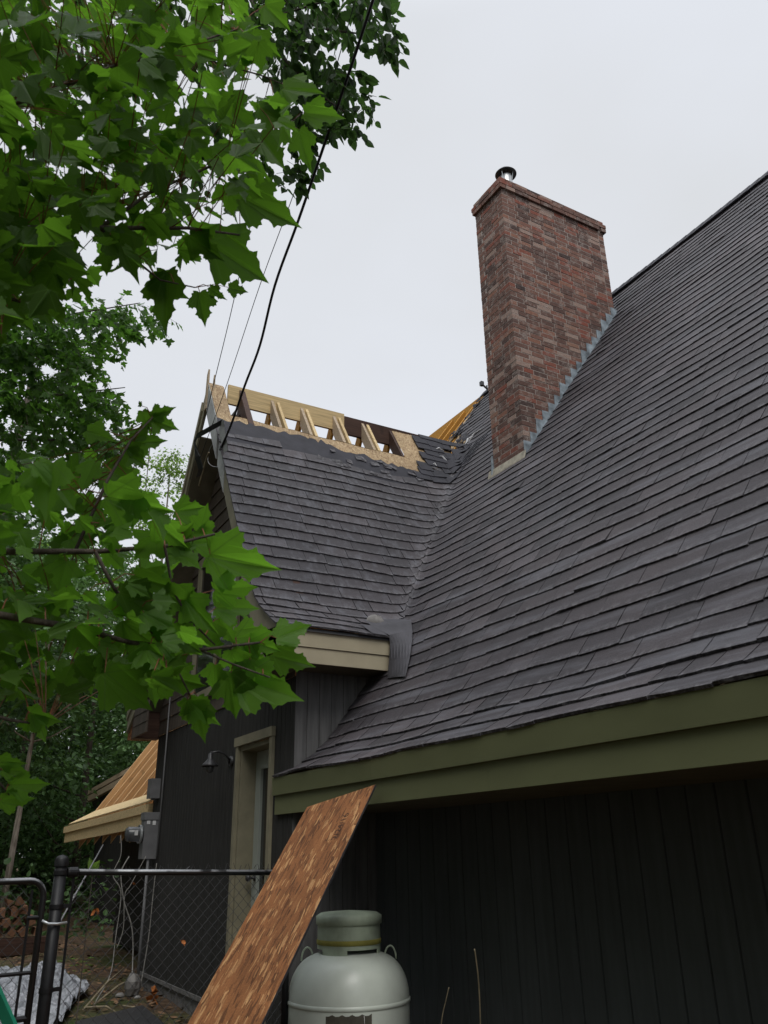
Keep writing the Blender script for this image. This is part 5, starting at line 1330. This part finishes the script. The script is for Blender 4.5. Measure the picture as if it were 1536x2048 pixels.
# --- trees of the wood behind
def far_tree(loc, h, rad, base, nleaf, size, mat, label, outline=DIAM, name='tree', trunk_tone=0.5, lean=(0, 0), group=None, tone=(0.05, 0.8), rt=0.12, flat=0.8):
    x, y = loc; z0 = gz(x, y); th = thing(name, label, 'tree', (x, y, z0), group)
    mb = MB(); pts = [Vector((x + lean[0] * t * h, y + lean[1] * t * h, z0 - 0.1 + t * h)) for t in (0, 0.25, 0.5, 0.75, 0.95)]; twig(mb, pts, rt, rt * 0.2, 10)
    for f_, n_ in enumerate(mb.t): mb.t[f_] = trunk_tone
    for q in range(10):
        t = random.uniform(base / h, 0.9); p = pts[0].lerp(pts[-1], t); a = random.random() * 6.28; l = rad * random.uniform(0.5, 0.9)
        twig(mb, [p, p + Vector((math.cos(a), math.sin(a), 0.35)) * l * 0.5, p + Vector((math.cos(a), math.sin(a), 0.5)) * l], rt * 0.28, 0.01, 5); 
    mb.t = [trunk_tone] * len(mb.f)
    mb.build('trunk', M['bark'], th, smooth=True)
    lv = Leaves(); ncl = max(14, nleaf // 60)
    for c in range(ncl):
        t = random.random(); zz = base + (h - base) * t; rr_ = rad * math.sqrt(max(0.05, 1 - (2 * t - 0.85) ** 2 * 0.75)) * random.uniform(0.35, 1.05); a = random.random() * 6.28
        cc = Vector((x + lean[0] * zz + rr_ * math.cos(a), y + lean[1] * zz + rr_ * math.sin(a), z0 + zz)); cr = rad * random.uniform(0.16, 0.34); tn = random.uniform(*tone)
        for q in range(nleaf // ncl):
            g = Vector((random.gauss(0, 1), random.gauss(0, 1), random.gauss(0, 0.55 * flat))) * cr * 0.62
            dd = Vector((g.x, g.y, -0.35 * cr + random.gauss(0, 0.3) * cr)) + Vector((random.gauss(0, 1), random.gauss(0, 1), random.gauss(0, 0.5))) * 0.2 * cr
            lv.add(cc + g, dd, Vector((random.gauss(0, 0.4), random.gauss(0, 0.4), 1)), size * random.uniform(0.6, 1.2), outline, 0.2, 0.1, min(0.9, max(0, tn + random.gauss(0, 0.12))))
    lv.build('crown', M[mat], th)
    return th


gt = 'trees at the edge of the wood behind the house'
far_tree((7.6, 31.0), 16.5, 1.9, 6.5, 5200, 0.13, 'birch_pale', 'slender pale green birch rising beside the stripped gable', OVATE, 'birch_tree', 0.9, group=gt)
far_tree((5.4, 33.0), 12.5, 2.4, 4.0, 6000, 0.14, 'birch_pale', 'lower pale green birch showing between the near maple leaves', OVATE, 'birch_tree', 0.8, group=gt)
far_tree((1.6, 21.5), 8.3, 2.6, 1.6, 9000, 0.14, 'dense', 'dense dark leafy tree left of the new rafters, drooping over the yard', OVATE, 'leafy_tree', 0.35, group=gt)
far_tree((4.3, 23.5), 9.2, 2.6, 1.2, 9000, 0.14, 'dense', 'leafy tree with bright tipped foliage directly behind the new rafters', OVATE, 'leafy_tree', 0.4, group=gt, tone=(0.25, 0.9))
far_tree((-0.2, 19.5), 9.5, 2.6, 3.0, 7000, 0.15, 'dense', 'shadowy leafy tree at the far left edge of the yard', OVATE, 'leafy_tree', 0.35, group=gt)
far_tree((2.15, 18.6), 6.5, 1.0, 3.6, 2200, 0.13, 'dense', 'thin pale trunked tree standing above the firewood', OVATE, 'birch_tree', 1.0, lean=(0.03, 0.0), group=gt, rt=0.075)
far_tree((3.0, 26.5), 10.5, 2.8, 1.0, 8000, 0.16, 'dense', 'deep green leafy tree behind the pale trunked one', OVATE, 'leafy_tree', 0.4, group=gt)
far_tree((6.8, 26.0), 10.0, 2.6, 1.5, 7000, 0.16, 'dense', 'leafy tree mostly hidden by the gable wing, right of the rafters', OVATE, 'leafy_tree', 0.4, group=gt, tone=(0.25, 0.85))
far_tree((3.3, 30.0), 11.5, 2.6, 2.0, 7000, 0.15, 'birch_pale', 'pale green bushy tree filling the gap under the middle distance maple', OVATE, 'leafy_tree', 0.5, group=gt)
far_tree((1.2, 27.0), 12.0, 2.6, 3.0, 7000, 0.16, 'dense', 'tall deep green tree at the left edge behind the middle distance maple', OVATE, 'leafy_tree', 0.4, group=gt)
# the wood itself: a far mass, and unseen trees on the near maple's side, added to shade the eave
lv = Leaves()
for q in range(26000):
    x, y = random.uniform(-14, 26), random.uniform(29, 44); h = 7.5 + 2.2 * math.sin(x * 0.9) + 1.6 * math.sin(x * 2.3 + y)
    c = Vector((x, y, gz(x, y) + random.uniform(0, 1) ** 0.9 * h)); dd = Vector((random.gauss(0, 1), random.gauss(0, 1), random.gauss(-0.5, 0.5)))
    lv.add(c, dd, Vector((random.gauss(0, 0.5), random.gauss(0, 0.5), 1)), random.uniform(0.35, 0.7), OVATE, 0.2, 0.1, random.uniform(0, 0.6))
for q in range(11000):
    x, y = random.uniform(-15, -4.5), random.uniform(-14, 24); h = 11 + 2 * math.sin(y * 0.7)
    c = Vector((x, y, GROUND + random.random() ** 0.9 * h)); dd = Vector((random.gauss(0, 1), random.gauss(0, 1), random.gauss(-0.4, 0.5)))
    lv.add(c, dd, Vector((random.gauss(0, 0.7), random.gauss(0, 0.7), 1)), random.uniform(0.4, 0.8), OVATE, 0.2, 0.1, random.uniform(0, 0.6))
kind(lv.build('woods', M['dense']), 'stuff')
# undergrowth along the foot of the wood
lv = Leaves()
for q in range(5200):
    x, y = random.uniform(-4, 9), random.uniform(17.5, 28); c = Vector((x, y, gz(x, y) + random.random() ** 1.6 * 1.3)); dd = Vector((random.gauss(0, 1), random.gauss(0, 1), random.gauss(0.3, 0.6)))
    lv.add(c, dd, Vector((random.gauss(0, 0.6), random.gauss(0, 0.6), 1)), random.uniform(0.08, 0.2), OVATE, 0.2, 0.15, random.uniform(0, 0.6))
kind(lv.build('undergrowth', M['dense']), 'stuff')
# seedlings
for (x, y, n_, s_, lab, mat) in ((2.35, 9.1, 5, 0.11, 'young seedling with two bright leaves standing behind the top rail', 'maple'), (2.45, 12.6, 26, 0.06, 'low yellow green weed growing on the earth behind the fence', 'birch_pale')):
    if n_ == 5:
        b = at(186, 1740, 6.5); th = thing('seedling', lab, 'plant', (b.x, b.y, GROUND)); mb = MB(); twig(mb, [(b.x, b.y, gz(b.x, b.y)), (b.x, b.y, -0.7), b], 0.005, 0.003); mb.build('stem', M['bark'], th)
        lv = Leaves(); lv.add(b, img_dir(115, 15), -C_FWD, 0.10, OVATE, 0.3, 0.1, 0.85); lv.add(b, img_dir(55, -10), -C_FWD, 0.10, OVATE, 0.3, 0.1, 0.8); lv.build('leaves', M['birch_pale'], th)
    else:
        th = thing('weed', lab, 'plant', (x, y, gz(x, y))); lv = Leaves()
        for q in range(n_):
            a = random.random() * 6.28; r = random.random() * 0.2; lv.add((x + r * math.cos(a), y + r * math.sin(a), gz(x, y) + 0.05 + random.random() * 0.18), (math.cos(a), math.sin(a), 0.3), (0, 0, 1), s_ * random.uniform(0.7, 1.5), OVATE, 0.2, 0.3, random.uniform(0.4, 0.9))
        lv.build('leaves', M[mat], th)
